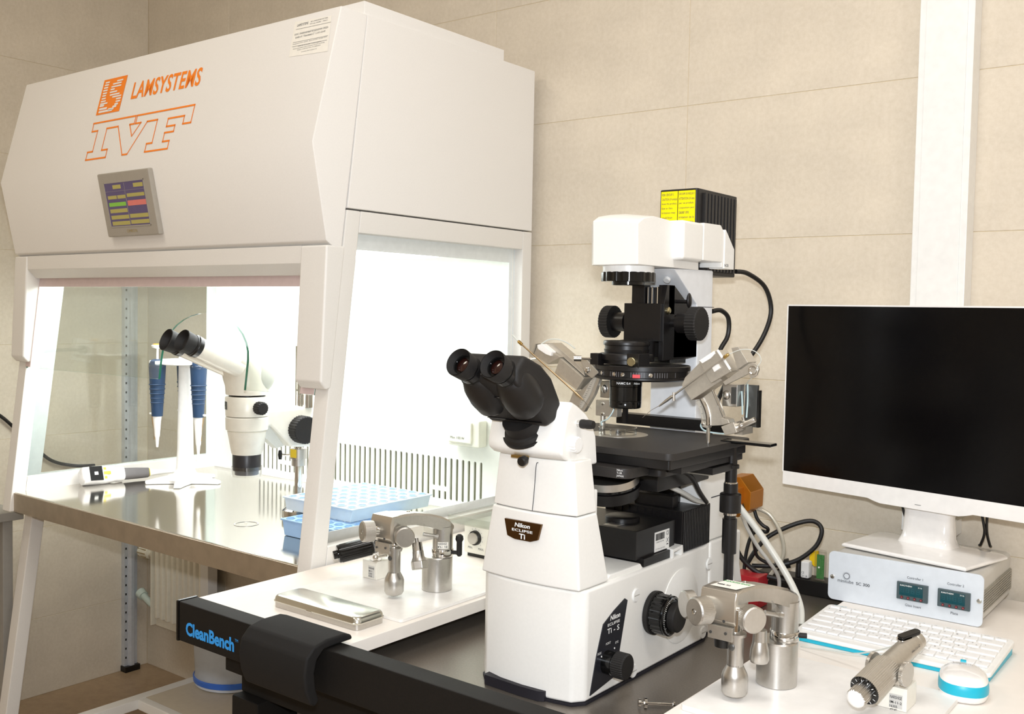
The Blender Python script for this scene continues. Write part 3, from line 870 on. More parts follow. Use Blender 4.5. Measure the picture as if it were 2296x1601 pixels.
part('filter_tab', MB().prism([(1.735, 1.4885), (1.735, 1.562), (1.738, 1.562), (1.776, 1.527), (1.776, 1.4885)], 'x', -0.87, -0.838), M_wplast, fc, 0.001)
side_text('NCB', 1.734, 1.4925, 0.017, 0.0052, 0, fc, M_dtext, x=-0.8376)
# lamp house
M_lh = mat('black_lamphouse', '#232120', 0.45, noise=(300, 0.1))
lamph = part('lamp_house', MB().prism(rrect(-0.968, -0.886, 1.712, 1.886, 0.006), 'z', 1.478, 1.641), M_lh, lh_, 0.002)
for i in range(10):
    y_ = 1.733+0.0142*i
    part('cooling_fin', MB().box(-0.887, -0.8795, y_, y_+0.0085, 1.485, 1.634), M_lh, lamph, 0.0012)
part('bottom_fins', MB().box(-0.905, -0.88, 1.690, 1.712, 1.478, 1.50), M_lh, lamph, 0.002)
M_yel = mat('yellow_warning_label', '#f2e400', 0.45)
lab = part('warning_label', MB().box(-0.9635, -0.8905, 1.7109, 1.7119, 1.545, 1.637), M_yel, lamph, label='yellow warning label in two columns of print')
part('label_divider', MB().box(-0.9275, -0.9265, 1.7104, 1.7109, 1.545, 1.637), M_btext, lab)
LB = ['RISK GROUP 3', 'CAUTION UV emitted', 'from the product.', 'Eye or Skin', 'irritation may', 'result from', 'exposure.', 'Use appropriate', 'shielding.']
RB = ['GROUPE DE RISQUE 3', 'ATTENTION UV émis', 'par ce produit.', "L'exposition peut", 'causer une', 'irritation de la', 'peau ou des yeux.', 'Utiliser une', 'protection adéquate']
mb = MB()
for k in range(9):
    for s_, x_ in ((LB[k], -0.9615), (RB[k], -0.9245)):
        t_ = text_mesh(s_, (x_, 1.7106, 1.6285-k*0.0088), (1, 0, 0), (0, 0, 1), width=min(0.0325, 0.0021*len(s_)), height=0.0045)
        mb.add(t_.v, t_.f)
part('label_print', mb, M_dtext, lab)
part('lamp_cable', MB().tube([(-0.882, 1.878, 1.490), (-0.872, 1.915, 1.487), (-0.858, 1.968, 1.462), (-0.852, 1.990, 1.415), (-0.858, 1.975, 1.365), (-0.872, 1.935, 1.315), (-0.895, 1.885, 1.27), (-0.925, 1.875, 1.18), (-0.94, 1.885, 1.05), (-0.94, 1.90, 0.90), (-0.92, 1.95, 0.806)], 0.0048, 10), M_cable, lamph)
part('lamp_cable', MB().tube([(-0.868, 1.75, 1.408), (-0.862, 1.775, 1.410), (-0.858, 1.800, 1.395), (-0.860, 1.803, 1.360), (-0.868, 1.78, 1.32), (-0.875, 1.77, 1.22), (-0.875, 1.775, 1.10)], 0.0045, 10), M_cable, pil)
# condenser carrier
M_bk = mat('black_anodised', '#171515', 0.36, noise=(300, 0.1))
cc = part('condenser_carrier', MB().box(-0.947, -0.871, 1.556, 1.592, 1.352, 1.4195), M_bk, sc, 0.001)
part('dovetail_rail', MB().box(-0.938, -0.918, 1.578, 1.60, 1.40, 1.453), M_bk, cc, 0.001)
part('dovetail_rail', MB().box(-0.889, -0.868, 1.578, 1.60, 1.40, 1.453), M_bk, cc, 0.001)
part('slide_plate', MB().box(-0.92, -0.885, 1.588, 1.60, 1.40, 1.449), M_bk, cc)
for x_ in (-0.9145, -0.9055, -0.8945):
    part('guide_rod', MB().cyl((x_, 1.585, 1.40), (x_, 1.585, 1.450), 0.0018, n=10), M_chrome, cc)
part('side_plate', MB().prism([(1.572, 1.453), (1.598, 1.453), (1.690, 1.397), (1.690, 1.322), (1.562, 1.318), (1.562, 1.42)], 'x', -0.878, -0.868), M_bk, cc, 0.001)
part('side_plate', MB().prism([(1.60, 1.453), (1.69, 1.397), (1.69, 1.322), (1.60, 1.322)], 'x', -0.958, -0.948), M_bk, cc, 0.001)
part('bracket_foot', MB().box(-0.93, -0.875, 1.60, 1.66, 1.312, 1.322), M_screw, cc)
part('carrier_block', MB().box(-0.94, -0.868, 1.60, 1.692, 1.322, 1.40), M_bk, cc, 0.001)
part('wedge_arm', MB().prism([(1.505, 1.353), (1.56, 1.356), (1.56, 1.315), (1.53, 1.315)], 'x', -0.93, -0.884), M_bk, cc, 0.001)
part('thumb_screw', MB().cyl((-0.868, 1.605, 1.424), (-0.845, 1.605, 1.424), 0.0035, n=12), M_bk, cc)
part('thumb_screw_wing', MB().ell((-0.842, 1.605, 1.426), (0.004, 0.007, 0.0135)), M_bk, cc)
part('brass_screw', MB().lathe((-0.868, 1.575, 1.407), (1, 0, 0), [(0, 0.0065), (0.003, 0.0065), (0.005, 0.004)], 14), mat('pale_brass', '#c8bd98', 0.3, 1.0), cc)
for sgn, x_ in ((1, -0.868), (-1, -0.947)):
    d_ = (sgn, 0, 0)
    k_ = part('focus_shaft', MB().lathe((x_, 1.590, 1.385), d_, [(0, 0.0075), (0.014, 0.0075), (0.014, 0.0175), (0.040, 0.0175)], 28), M_bk, cc)
    part('height_knob', knurl((x_+sgn*0.040, 1.590, 1.385), d_, 0.0300, 0.020, 34, 0.03, 0.002), M_blkr, k_, smooth=20)
cu_ = part('condenser_unit', MB().lathe((CX, 1.520, 1.2335), (0, 0, 1), [(0, 0.026), (0.002, 0.0282), (0.012, 0.0286), (0.013, 0.0280), (0.0135, 0.0286), (0.038, 0.0286), (0.0385, 0.0280), (0.039, 0.0290), (0.056, 0.0290)], 40), M_blkg, sc)
part('upper_cell', MB().lathe((CX, 1.520, 1.3275), (0, 0, 1), [(0, 0.0385), (0.010, 0.0400), (0.010, 0.0385), (0.0165, 0.0385), (0.0175, 0.0410), (0.0215, 0.0415), (0.025, 0.0400)], 44), M_bk, cu_)
part('clamp_ring', MB().lathe((CX, 1.520, 1.3120), (0, 0, 1), [(0, 0.041), (0.007, 0.041), (0.007, 0.0465), (0.0165, 0.0475), (0.0185, 0.0465)], 44), M_bk, cu_)
part('clamp_block', MB().box(-0.962, -0.945, 1.47, 1.49, 1.310, 1.330), M_bk, cu_, 0.001)
part('clamp_block', MB().box(-0.892, -0.868, 1.478, 1.515, 1.306, 1.332), M_bk, cu_, 0.001)
cs_ = part('centring_screw', MB().cyl((-0.955, 1.475, 1.320), (-0.975, 1.462, 1.320), 0.002, n=8), M_screw, cu_)
part('screw_head', MB().cyl((-0.975, 1.462, 1.320), (-0.986, 1.455, 1.320), 0.0055, n=18), M_screw, cs_)
part('centring_screw', MB().lathe((-0.880, 1.479, 1.318), (0.1, -1, 0), [(0, 0.0078), (0.008, 0.0078), (0.009, 0.007)], 20), mat('pale_brass', '#c8bd98', 0.3, 1.0), cu_)
tc_ = (-0.905, 1.555)
tu_ = part('turret_disc', MB().lathe((*tc_, 1.2835), (0, 0, 1), [(0, 0.078), (0.003, 0.086), (0.006, 0.086), (0.007, 0.0815), (0.017, 0.0815), (0.018, 0.085), (0.025, 0.085), (0.0265, 0.0835)], 56), M_bk, cu_)
mb = MB()
for k in range(46):
    a = math.radians(-160+k*3.2)
    d0 = Vector((math.cos(a), math.sin(a), 0))
    p = Vector((*tc_, 1.2910))+d0*0.0817
    n0 = Vector((-d0.y, d0.x, 0))*0.0005
    if k % 9 < 6:
        mb.add([p-n0, p+n0, p+n0+Vector((0, 0, 0.0085)), p-n0+Vector((0, 0, 0.0085))], [(0, 1, 2, 3)])
part('turret_marks', mb, mat('faint_grey_print', '#77757a', 0.5), tu_)
for a_ in (-96, -84, -50, -120):
    d0 = Vector((math.cos(math.radians(a_)), math.sin(math.radians(a_)), 0))
    part('turret_screw', MB().lathe(Vector((*tc_, 1.2953))+d0*0.0812, d0, [(0, 0.0035), (0.0015, 0.0035), (0.002, 0.002)], 12), M_chrome, tu_)
a_ = math.radians(-67)
d0 = Vector((math.cos(a_), math.sin(a_), 0))
n0 = Vector((-d0.y, d0.x, 0))
mb = MB()
quad(mb, Vector((*tc_, 1.2905))+d0*0.0825, n0, (0, 0, 1), -0.0065, 0.0065, 0, 0.0058)
part('red_label', mb, mat('red_label', '#e0494f', 0.4), tu_)
part('lens_print', text_mesh('NAMC 0.4  Nikon', Vector((CX-0.007, 1.520-0.0294, 1.2735)), (1, 0.07, 0), (0, 0, 1), width=0.0, height=0.005) if False else (lambda t_: t_)(text_mesh('NAMC 0.4    Nikon', Vector((0, 0, 1.2765)), (1, 0, 0), (0, 0, 1), width=0.046, height=0.0042, off=0.02)).xform(Matrix.Identity(4)), M_wtext, cu_, world=False)
_o = bpy.data.objects['lens_print']
_L = worldloc(cu_)
for v_ in _o.data.vertices:       # wrap the print round the barrel
    a = math.radians(-92)+v_.co.x/0.0293
    v_.co = Vector((CX+0.0293*math.cos(a), 1.520+0.0293*math.sin(a), v_.co.z))-_L
part('lens_tip', MB().box(CX-0.003, CX+0.004, 1.516, 1.524, 1.206, 1.2335), M_bk, cu_)
# mechanical stage
M_stg = mat('black_stage_anodise', '#2b2826', 0.5, noise=(500, 0.15), bump=(900, 0.1))
st_poly = rrect(-1.048, -0.725, 1.340, 1.628, 0.014)
ZS = 1.188
stage = part('stage_plate', MB().prism(st_poly, 'z', ZS-0.011, ZS), M_stg, sc, 0.001)
part('stage_lower_plate', MB().prism(rrect(-1.046, -0.735, 1.352, 1.628, 0.004), 'z', ZS-0.027, ZS-0.0115), M_bk, stage, 0.001)
part('stage_guide', MB().box(-1.04, -0.740, 1.40, 1.625, ZS-0.039, ZS-0.0275), M_bk, stage, 0.001)
part('stage_mount', MB().prism(rrect(-1.03, -0.79, 1.318, 1.42, 0.016), 'z', ZS-0.044, ZS-0.0275), M_stg, stage, 0.0015)
part('stage_mount', MB().prism(rrect(-0.865, -0.765, 1.385, 1.46, 0.014), 'z', ZS-0.046, ZS-0.028), M_bk, stage, 0.0015)
part('stage_insert', MB().lathe((CX, 1.500, ZS-0.0008), (0, 0, 1), [(0, 0.0515), (0.0012, 0.0515), (0.0013, 0.0505)], 48), M_alud, stage)
part('model_print', text_mesh('Nikon\nTi-SR\nJAPAN', (-0.8085, 1.3174, 1.1465), (1, 0, 0), (0, 0, 1), width=0.0125, height=0.013), M_wtext, stage)
part('stage_lever', MB().box(-0.745, -0.655, 1.545, 1.572, ZS-0.0025, ZS+0.0025), M_blkg, stage, 0.0015)
part('stage_bracket', MB().box(-0.80, -0.735, 1.50, 1.58, ZS-0.052, ZS-0.040), M_bk, stage, 0.001)
part('bracket_plate', MB().box(-0.79, -0.742, 1.505, 1.60, ZS-0.0545, ZS-0.052), M_alu, stage)
sd = part('stage_drive', MB().lathe((-0.742, 1.585, 0.87), (0, 0, 1), [(0, 0.0085), (0.12, 0.0085), (0.12, 0.0125), (0.180, 0.0125), (0.180, 0.010), (0.305, 0.010)], 28), M_bk, sc)
part('drive_knob', MB().lathe((-0.742, 1.585, 1.0615), (0, 0, 1), [(0, 0.0175), (0.001, 0.0183), (0.031, 0.0183), (0.033, 0.0165), (0.034, 0.0122), (0.050, 0.0122)], 36), M_bk, sd)
part('chrome_collar', MB().cyl((-0.742, 1.585, 1.0565), (-0.742, 1.585, 1.0618), 0.0112, n=28), M_chrome, sd)
part('chrome_collar', MB().cyl((-0.742, 1.585, 1.1115), (-0.742, 1.585, 1.1140), 0.0112, n=28), M_chrome, sd)
part('clamp_collar', MB().lathe((-0.742, 1.585, 1.138), (0, 0, 1), [(0, 0.0135), (0.006, 0.0135)], 28), M_bk, sd)
# nosepiece and fluorescence block under the stage
NA = Vector((0.10, -0.22, 0.97)).normalized()
n0_ = Vector((-0.905, 1.445, 1.088))
nose = part('nosepiece', MB().lathe(n0_, NA, [(0, 0.045), (0.004, 0.055), (0.024, 0.058), (0.024, 0.052), (0.030, 0.050)], 44), M_bk, sc)
part('nosepiece_ring', MB().lathe(n0_+NA*0.030, NA, [(0, 0.056), (0.012, 0.054), (0.014, 0.050)], 44), M_alu, nose)
part('slot_mark', MB().lathe(n0_+NA*0.026, NA, [(0, 0.0555), (0.004, 0.0558)], 44), M_blkg, nose)
part('nosepiece_arm', MB().box(-0.93, -0.82, 1.47, 1.66, 1.100, 1.128), M_bk, nose, 0.003)
fb = part('fluorescence_block', MB().box(-1.005, -0.833, 1.425, 1.558, 0.990, 1.0395), M_bk, sc, 0.0015)
part('block_foot', MB().box(-0.96, -0.826, 1.44, 1.53, 0.977, 0.992), M_bk, fb, 0.001)
part('filter_wheel', MB().lathe((-0.90, 1.49, 1.0385), (0, 0, 1), [(0, 0.03), (0.008, 0.03), (0.010, 0.026)], 30), M_bk, fb)
part('top_sticker', MB().box(-0.905, -0.878, 1.435, 1.462, 1.0395, 1.0399), M_alu, fb)
cl_ = part('barcode_label', MB().box(-0.8330, -0.8325, 1.486, 1.537, 0.9935, 1.0275), M_wplast, fb, label='white barcode label with CE mark')
mb = MB()
random.seed(3)
y_ = 1.489
while y_ < 1.520:
    w_ = random.choice((0.0005, 0.0009, 0.0013))
    mb.box(-0.8325, -0.8323, y_, y_+w_, 1.0130, 1.0245)
    y_ += w_+random.choice((0.0005, 0.0008))
part('barcode', mb, M_btext, cl_)
for s_, y0_, z_, wd_, h_ in (('CE', 1.5255, 1.0175, 0.009, 0.007), ('ST00002 FC02 1480', 1.491, 1.0085, 0.026, 0.0022), ('CCTV Microscopes GmbH', 1.489, 0.9965, 0.032, 0.0024)):
    side_text(s_, y0_, z_, wd_, h_, 0, cl_, M_btext, x=-0.8322)
mb = MB()
for a_, b_ in (((1.5265, 1.0125), (1.534, 1.0045)), ((1.534, 1.0125), (1.5265, 1.0045))):
    mb.tube([(-0.8322, *a_), (-0.8322, *b_)], 0.0003, 4, smooth=0)
mb.box(-0.8323, -0.8321, 1.527, 1.5335, 1.0005, 1.0020)
part('bin_symbol', mb, M_btext, cl_)
cb_ = part('ribbed_camera_box', MB().box(-0.985, -0.824, 1.568, 1.676, 0.979, 1.0535), M_bk, sc, 0.0015)
for i in range(17):
    y_ = 1.5705+0.0061*i
    part('rib', MB().box(-0.8245, -0.8222, y_, y_+0.0033, 0.981, 1.0515), M_bk, cb_)
for i in range(9):
    x_ = -0.97+0.016*i
    part('rib', MB().box(x_, x_+0.006, 1.5655, 1.5685, 0.981, 1.050), M_bk, cb_)
part('sockets', MB().box(-0.93, -0.85, 1.58, 1.60, 1.053, 1.075), M_bk, cb_, 0.002)
part('sockets', MB().box(-0.93, -0.87, 1.62, 1.66, 1.053, 1.085), M_bk, cb_, 0.002)
part('cable_guide', MB().prism([(1.530, 0.977), (1.530, 0.993), (1.566, 0.995), (1.569, 0.977), (1.562, 0.977), (1.560, 0.989), (1.535, 0.987), (1.535, 0.977)], 'x', -0.86, -0.8205), M_sc, sc, 0.001)
part('ribbon_cable', MB().tube([(-0.80, 1.50, 1.140), (-0.80, 1.55, 1.120), (-0.808, 1.60, 1.085), (-0.822, 1.655, 1.058)], 0.0042, 8), M_cable, sc)
part('grey_cable', MB().tube([(-0.85, 1.52, 1.110), (-0.83, 1.57, 1.088), (-0.825, 1.62, 1.066), (-0.826, 1.665, 1.056)], 0.0045, 8), mat('light_grey_cable', '#cfcdc6', 0.5), sc)

# petri dish on the stage insert
M_pet = glassmat('clear_polystyrene', '#fbfbfa', 1.3, 0.03)
pd = thing('petri_dish', 'small clear petri dish in the middle of the black stage', 'petri dish', (CX-0.002, 1.500, ZS+0.0006))
pc = (CX-0.002, 1.500)
part('dish', MB().lathe((*pc, ZS+0.0007), (0, 0, 1), [(0.001, 0.0005), (0, 0.002), (0, 0.0335), (0.0115, 0.034), (0.0115, 0.0326), (0.0015, 0.0322), (0.0016, 0.0005)], 44, cap=False), M_pet, pd)
part('inner_ring', MB().lathe((*pc, ZS+0.0025), (0, 0, 1), [(0, 0.014), (0.005, 0.014), (0.005, 0.0128), (0, 0.0128)], 32, cap=False), M_pet, pd)
part('droplet', MB().ell((pc[0]+0.004, pc[1]-0.004, ZS+0.004), (0.006, 0.005, 0.0022)), M_pet, pd)
# ================================================================== micromanipulator heads at the stage
M_man = mat('machined_aluminium', '#cfc9be', 0.36, 0.75, noise=((200, 20, 200), 0.05), bump=(900, 0.06))
M_mand = mat('grey_anodised_plate', '#5a5a58', 0.4, 0.6)
M_scale = mat('pale_scale_plate', '#d8d4cb', 0.35, 0.5)
M_tubing = mat('translucent_pale_tubing', '#e9ece6', 0.3, trans=0.3)
M_tubb = mat('pale_blue_tubing', '#bcd3d6', 0.3)
M_wtef = mat('white_ptfe', '#f6f3ef', 0.4)
def py_(mbx, poly, y0, y1):
    return mbx.prism(poly, 'y', y0, y1)
t = thing('micromanipulator', 'silver micromanipulator head beside the stage, next to the pillar', 'micromanipulator', (-0.72, 1.52, 1.19))
part('slide_body', py_(MB(), [(-0.7915, 1.2823), (-0.7728, 1.2582), (-0.7175, 1.2955), (-0.7394, 1.3064), (-0.7581, 1.3232), (-0.7857, 1.2961)], 1.490, 1.522), M_man, t, 0.0012)
cb2 = part('clamp_body', py_(MB(), [(-0.7582, 1.3243), (-0.725, 1.3445), (-0.6992, 1.3107), (-0.7353, 1.289)], 1.484, 1.520), M_man, t, 0.0015)
part('white_insert', py_(MB(), [(-0.757, 1.3255), (-0.731, 1.3425), (-0.728, 1.3385), (-0.736, 1.330), (-0.751, 1.321)], 1.4825, 1.512), M_wtef, cb2, 0.001)
part('white_insert', py_(MB(), [(-0.733, 1.316), (-0.722, 1.322), (-0.718, 1.315), (-0.728, 1.308)], 1.4805, 1.486), M_wtef, cb2, 0.001)
for a, b in (((-0.7265, 1.3430), (-0.7165, 1.3300)), ((-0.7135, 1.3270), (-0.7030, 1.3125))):
    d_ = (Vector(b)-Vector(a)).normalized()
    n_ = Vector((d_.y, -d_.x))*0.0042
    p = [Vector(a), Vector(b), Vector(b)-n_, Vector(a)-n_]
    part('bright_pad', py_(MB(), [tuple(q_) for q_ in p], 1.4828, 1.4845), M_wplast, cb2, 0.0006)
part('end_block', py_(MB(), [(-0.7039, 1.3485), (-0.6911, 1.3506), (-0.6742, 1.326), (-0.6922, 1.3132)], 1.490, 1.524), M_man, t, 0.001)
rb = [(-0.7163, 1.2923), (-0.6718, 1.3239), (-0.6660, 1.3262), (-0.6605, 1.3255), (-0.6560, 1.3210), (-0.6551, 1.3150), (-0.6585, 1.3060), (-0.6640, 1.3020), (-0.6690, 1.3030), (-0.6720, 1.3080), (-0.7114, 1.2871)]
rbo = part('ring_bracket', py_(MB(), rb, 1.488, 1.494), M_man, t, 0.001)
part('ring_boss', MB().lathe((-0.6645, 1.4885, 1.3140), (0, -1, 0), [(0, 0.0075), (0.002, 0.0075), (0.002, 0.006), (-0.001, 0.003)], 20), M_chrome, rbo)
arc = part('tilt_quadrant', py_(MB(), [(-0.7684, 1.2569), (-0.7569, 1.2632), (-0.7409, 1.2754), (-0.730, 1.262), (-0.7195, 1.238), (-0.7164, 1.2209), (-0.7427, 1.2176), (-0.7500, 1.2190), (-0.7576, 1.2241), (-0.7593, 1.2408)], 1.498, 1.508), M_man, t, 0.0008)
mb = MB().tube([(-0.7569, 1.4965, 1.2615), (-0.7490, 1.4965, 1.2480), (-0.7445, 1.4965, 1.2340), (-0.7435, 1.4965, 1.2190)], 0.0042, 10)
part('chrome_arc', mb, M_chrome, arc)
part('scale_plate', py_(MB(), [(-0.7670, 1.2562), (-0.7580, 1.2608), (-0.7520, 1.2490), (-0.7475, 1.2340), (-0.7470, 1.2260), (-0.7560, 1.2290), (-0.7590, 1.2420)], 1.4965, 1.4985), M_scale, arc)
mb = MB()
for k in range(16):
    u_ = k/15
    p_ = Vector((-0.7580+0.0098*u_**0.7, 1.4962, 1.2595-0.0335*u_))
    L_ = 0.006 if k % 5 == 0 else 0.0035
    mb.box(p_.x-L_, p_.x, 1.4960, 1.4964, p_.z-0.0002, p_.z+0.0002)
part('scale_marks', mb, M_btext, arc)
part('pivot_lug', py_(MB(), [(-0.7576, 1.2241), (-0.7427, 1.2176), (-0.745, 1.2130), (-0.755, 1.2150)], 1.496, 1.510), M_man, t, 0.001)
part('pivot_screw', MB().lathe((-0.7535, 1.496, 1.2205), (0, -1, 0), [(0, 0.0026), (0.0015, 0.0026), (0.002, 0.0015)], 12), M_screw, t)
part('guide_rod', MB().cyl((-0.7361, 1.494, 1.2779), (-0.7145, 1.494, 1.2343), 0.0024, n=12), M_chrome, t)
mt_ = part('drive_motor', MB().box(-0.7316, -0.7050, 1.520, 1.548, 1.2504, 1.2868), M_alu, t, 0.001)
part('motor_dome', MB().ell((-0.7239, 1.520, 1.2688), (0.0068, 0.005, 0.0078)), M_alu, mt_)
part('connector', MB().box(-0.714, -0.706, 1.5165, 1.521, 1.255, 1.2825), M_mand, mt_)
part('mount_plate', MB().box(-0.7043, -0.6825, 1.548, 1.556, 1.2160, 1.2860), M_mand, t, 0.0006)
part('mount_edge', MB().box(-0.6820, -0.6788, 1.548, 1.558, 1.2160, 1.2775), M_blk, t)
cbx = [(-0.7152, 1.2199), (-0.6931, 1.2295), (-0.6868, 1.2126), (-0.7077, 1.2063)]
part('clamp_cube', py_(MB(), cbx, 1.484, 1.512), M_man, t, 0.001)
part('clamp_cube', py_(MB(), [(-0.7185, 1.2345), (-0.7049, 1.2322), (-0.7020, 1.2262), (-0.7165, 1.2215)], 1.488, 1.510), M_man, t, 0.001)
ax_ = Vector((0.88, 0, 0.47))
sh = part('adjusting_shaft', MB().lathe((-0.690, 1.498, 1.2205), ax_, [(0, 0.0085), (0.007, 0.0085), (0.007, 0.0045), (0.030, 0.0045), (0.031, 0.004)], 20), M_alu, t)
part('set_screw', MB().cyl((-0.6815, 1.498, 1.2300), (-0.6835, 1.498, 1.2370), 0.0022, n=10), M_screw, sh)
part('stand_post', MB().cyl((-0.745, 1.500, 1.1885), (-0.745, 1.500, 1.2150), 0.0035, n=12), M_screw, t)
part('stand_arm', MB().box(-0.7043, -0.690, 1.512, 1.552, 1.206, 1.218), M_man, t)
for pts in ([(-0.6961, 1.540, 1.288), (-0.693, 1.535, 1.26), (-0.692, 1.530, 1.2328)], [(-0.7039, 1.535, 1.2756), (-0.700, 1.53, 1.255), (-0.6992, 1.53, 1.2377)], [(-0.7564, 1.505, 1.2254), (-0.759, 1.500, 1.216), (-0.750, 1.500, 1.2085), (-0.7300, 1.505, 1.2060), (-0.7136, 1.505, 1.2065)]):
    part('air_tube', MB().tube(pts, 0.0014, 6), M_tubb, t)
part('pressure_tube', MB().tube([(-0.7024, 1.482, 1.3388), (-0.684, 1.482, 1.3460), (-0.6657, 1.482, 1.3467), (-0.6530, 1.483, 1.3400), (-0.6500, 1.485, 1.3300), (-0.6560, 1.486, 1.3200), (-0.664, 1.49, 1.306), (-0.676, 1.50, 1.296), (-0.69, 1.515, 1.287)], 0.0007, 6), M_tubing, t)
h0, h1 = Vector((-0.8123, 1.4795, 1.2566)), Vector((-0.7045, 1.4795, 1.3373))
hd = part('capillary_holder', MB().cyl(h0, h1, 0.0017, n=12), M_alud, t)
dh = (h0-h1).normalized()
part('holder_nose', MB().lathe(h0, dh, [(-0.012, 0.0026), (0, 0.0026), (0.004, 0.0024), (0.019, 0.0012)], 14), M_steelb, hd)
part('holder_tail', MB().lathe(h1+dh*0.008, -dh, [(0, 0.0028), (0.008, 0.0028), (0.010, 0.0018)], 12), mat('brass', '#b79a5f', 0.3, 1.0), hd)
part('clamp_screw', MB().cyl((-0.800, 1.4795, 1.2705), (-0.7995, 1.4795, 1.2565), 0.0022, n=12), M_steelb, hd)
part('needle', MB().tube([h0+dh*0.017, (-0.842, 1.4800, 1.2375), (-0.8593, 1.4805, 1.2233)], lambda u: 0.0006*(1-0.6*u), 6), mat('glass_needle', '#8f8578', 0.15), hd)

t = thing('micromanipulator', 'silver micromanipulator head partly behind the black binocular tube', 'micromanipulator', (-1.0, 1.52, 1.19))
part('slide_body', py_(MB(), [(-1.0421, 1.3178), (-0.9887, 1.2825), (-1.0041, 1.2604), (-1.0537, 1.289)], 1.492, 1.524), M_man, t, 0.0012)
part('clamp_body', py_(MB(), [(-1.0913, 1.3408), (-1.0394, 1.319), (-1.0679, 1.3042), (-1.1007, 1.321)], 1.490, 1.526), M_man, t, 0.0012)
part('top_plate', py_(MB(), [(-1.087, 1.3409), (-1.0648, 1.344), (-0.9958, 1.2987), (-0.9915, 1.2856), (-1.0407, 1.3189)], 1.500, 1.530), M_man, t, 0.001)
part('white_insert', py_(MB(), [(-1.0900, 1.3395), (-1.0780, 1.3420), (-1.0560, 1.3280), (-1.0580, 1.3200), (-1.0700, 1.3230), (-1.0880, 1.3320)], 1.4855, 1.500), M_wtef, t, 0.0012)
part('end_plate', py_(MB(), [(-1.1010, 1.3205), (-1.0925, 1.3415), (-1.0945, 1.3425), (-1.1030, 1.3215)], 1.486, 1.530), M_man, t)
qd = part('tilt_quadrant', py_(MB(), [(-0.9782, 1.2819), (-0.9577, 1.2951), (-0.9735, 1.2547), (-0.995, 1.221), (-1.0031, 1.2248), (-1.0277, 1.2365), (-1.0188, 1.2584), (-1.0027, 1.26)], 1.504, 1.514), M_man, t, 0.0008)
part('scale_plate', py_(MB(), [(-0.9800, 1.2800), (-0.9680, 1.2870), (-0.9820, 1.2530), (-0.9990, 1.2270), (-1.0050, 1.2300), (-0.9960, 1.2520)], 1.5025, 1.5045), M_scale, qd)
mb = MB()
for k in range(16):
    u_ = k/15
    p_ = Vector((-0.9745-0.0275*u_**1.2, 0, 1.2820-0.0510*u_))
    L_ = 0.007 if k % 5 == 0 else 0.004
    mb.box(p_.x-L_*0.8, p_.x+L_*0.1, 1.5020, 1.5024, p_.z-0.0002, p_.z+0.0002)
part('scale_marks', mb, M_btext, qd)
part('hex_knob', py_(MB(), [(-1.0002, 1.3162), (-0.9857, 1.318), (-0.9577, 1.2951), (-0.973, 1.2833), (-0.989, 1.2924)], 1.494, 1.518), M_man, t, 0.002)
part('knob_boss', MB().ell((-0.983, 1.494, 1.298), (0.006, 0.004, 0.006)), M_chrome, t)
mt_ = part('drive_motor', MB().box(-0.9728, -0.9440, 1.522, 1.548, 1.2480, 1.2780), M_alu, t, 0.001)
part('motor_dome', MB().ell((-0.963, 1.522, 1.264), (0.0060, 0.005, 0.0078)), M_alu, mt_)
part('bracket', MB().box(-0.9856, -0.9395, 1.528, 1.545, 1.2140, 1.2425), M_man, t, 0.001)
for x_, z_ in ((-0.970, 1.2365), (-0.970, 1.2185)):
    part('screw', MB().lathe((x_, 1.528, z_), (0, -1, 0), [(0, 0.0028), (0.0015, 0.0028), (0.0022, 0.0015)], 12), M_screw, t)
part('bracket_post', MB().cyl((-0.9750, 1.5365, 1.1885), (-0.9750, 1.5365, 1.2160), 0.005, n=12), M_man, t)
part('air_tube', MB().tube([(-0.9440, 1.525, 1.2470), (-0.9420, 1.520, 1.2280), (-0.9500, 1.515, 1.2120), (-0.9620, 1.512, 1.2050), (-0.9600, 1.512, 1.1985)], 0.0012, 6), M_tubb, t)
part('pressure_tube', MB().tube([(-1.0890, 1.498, 1.3410), (-1.0750, 1.50, 1.3490), (-1.055, 1.50, 1.3510), (-1.033, 1.502, 1.3450), (-1.018, 1.505, 1.335)], 0.0012, 6), M_tubing, t)
h0, h1 = Vector((-0.9986, 1.486, 1.2541)), Vector((-1.1250, 1.486, 1.3390))
hd = part('capillary_holder', MB().cyl(h0, h1, 0.0017, n=12), mat('champagne_metal', '#bda786', 0.28, 1.0), t)
dh = (h0-h1).normalized()
part('holder_nose', MB().lathe(h0, dh, [(-0.003, 0.0028), (0.003, 0.0028), (0.006, 0.0024), (0.017, 0.0009)], 14), mat('champagne_metal', '#bda786', 0.28, 1.0), hd)
part('holder_tail', MB().lathe(h1, -dh, [(0, 0.0030), (0.009, 0.0034), (0.011, 0.0022)], 12), mat('brass', '#b79a5f', 0.3, 1.0), hd)
part('tail_tube', MB().tube([h1-dh*0.010, (-1.1477, 1.486, 1.3562)], 0.0017, 8), M_tubing, hd)
part('needle', MB().tube([h0+dh*0.016, (-0.9676, 1.487, 1.2297)], lambda u: 0.0006*(1-0.6*u), 6), mat('glass_needle', '#8f8578', 0.15), hd)
part('rear_knob', MB().ell((-1.1480, 1.545, 1.306), (0.007, 0.006, 0.008)), M_man, t)
part('knob_shaft', MB().cyl((-1.145, 1.543, 1.308), (-1.085, 1.512, 1.318), 0.003, n=10), M_man, t)

solo('manipulator_cross_bar', MB().box(-1.015, -0.785, 1.648, 1.676, 1.1882, 1.2085), M_bk, 'black cross bar lying behind the stage below the condenser', 'cross bar', (-0.9, 1.66, 1.1882), 0.001)

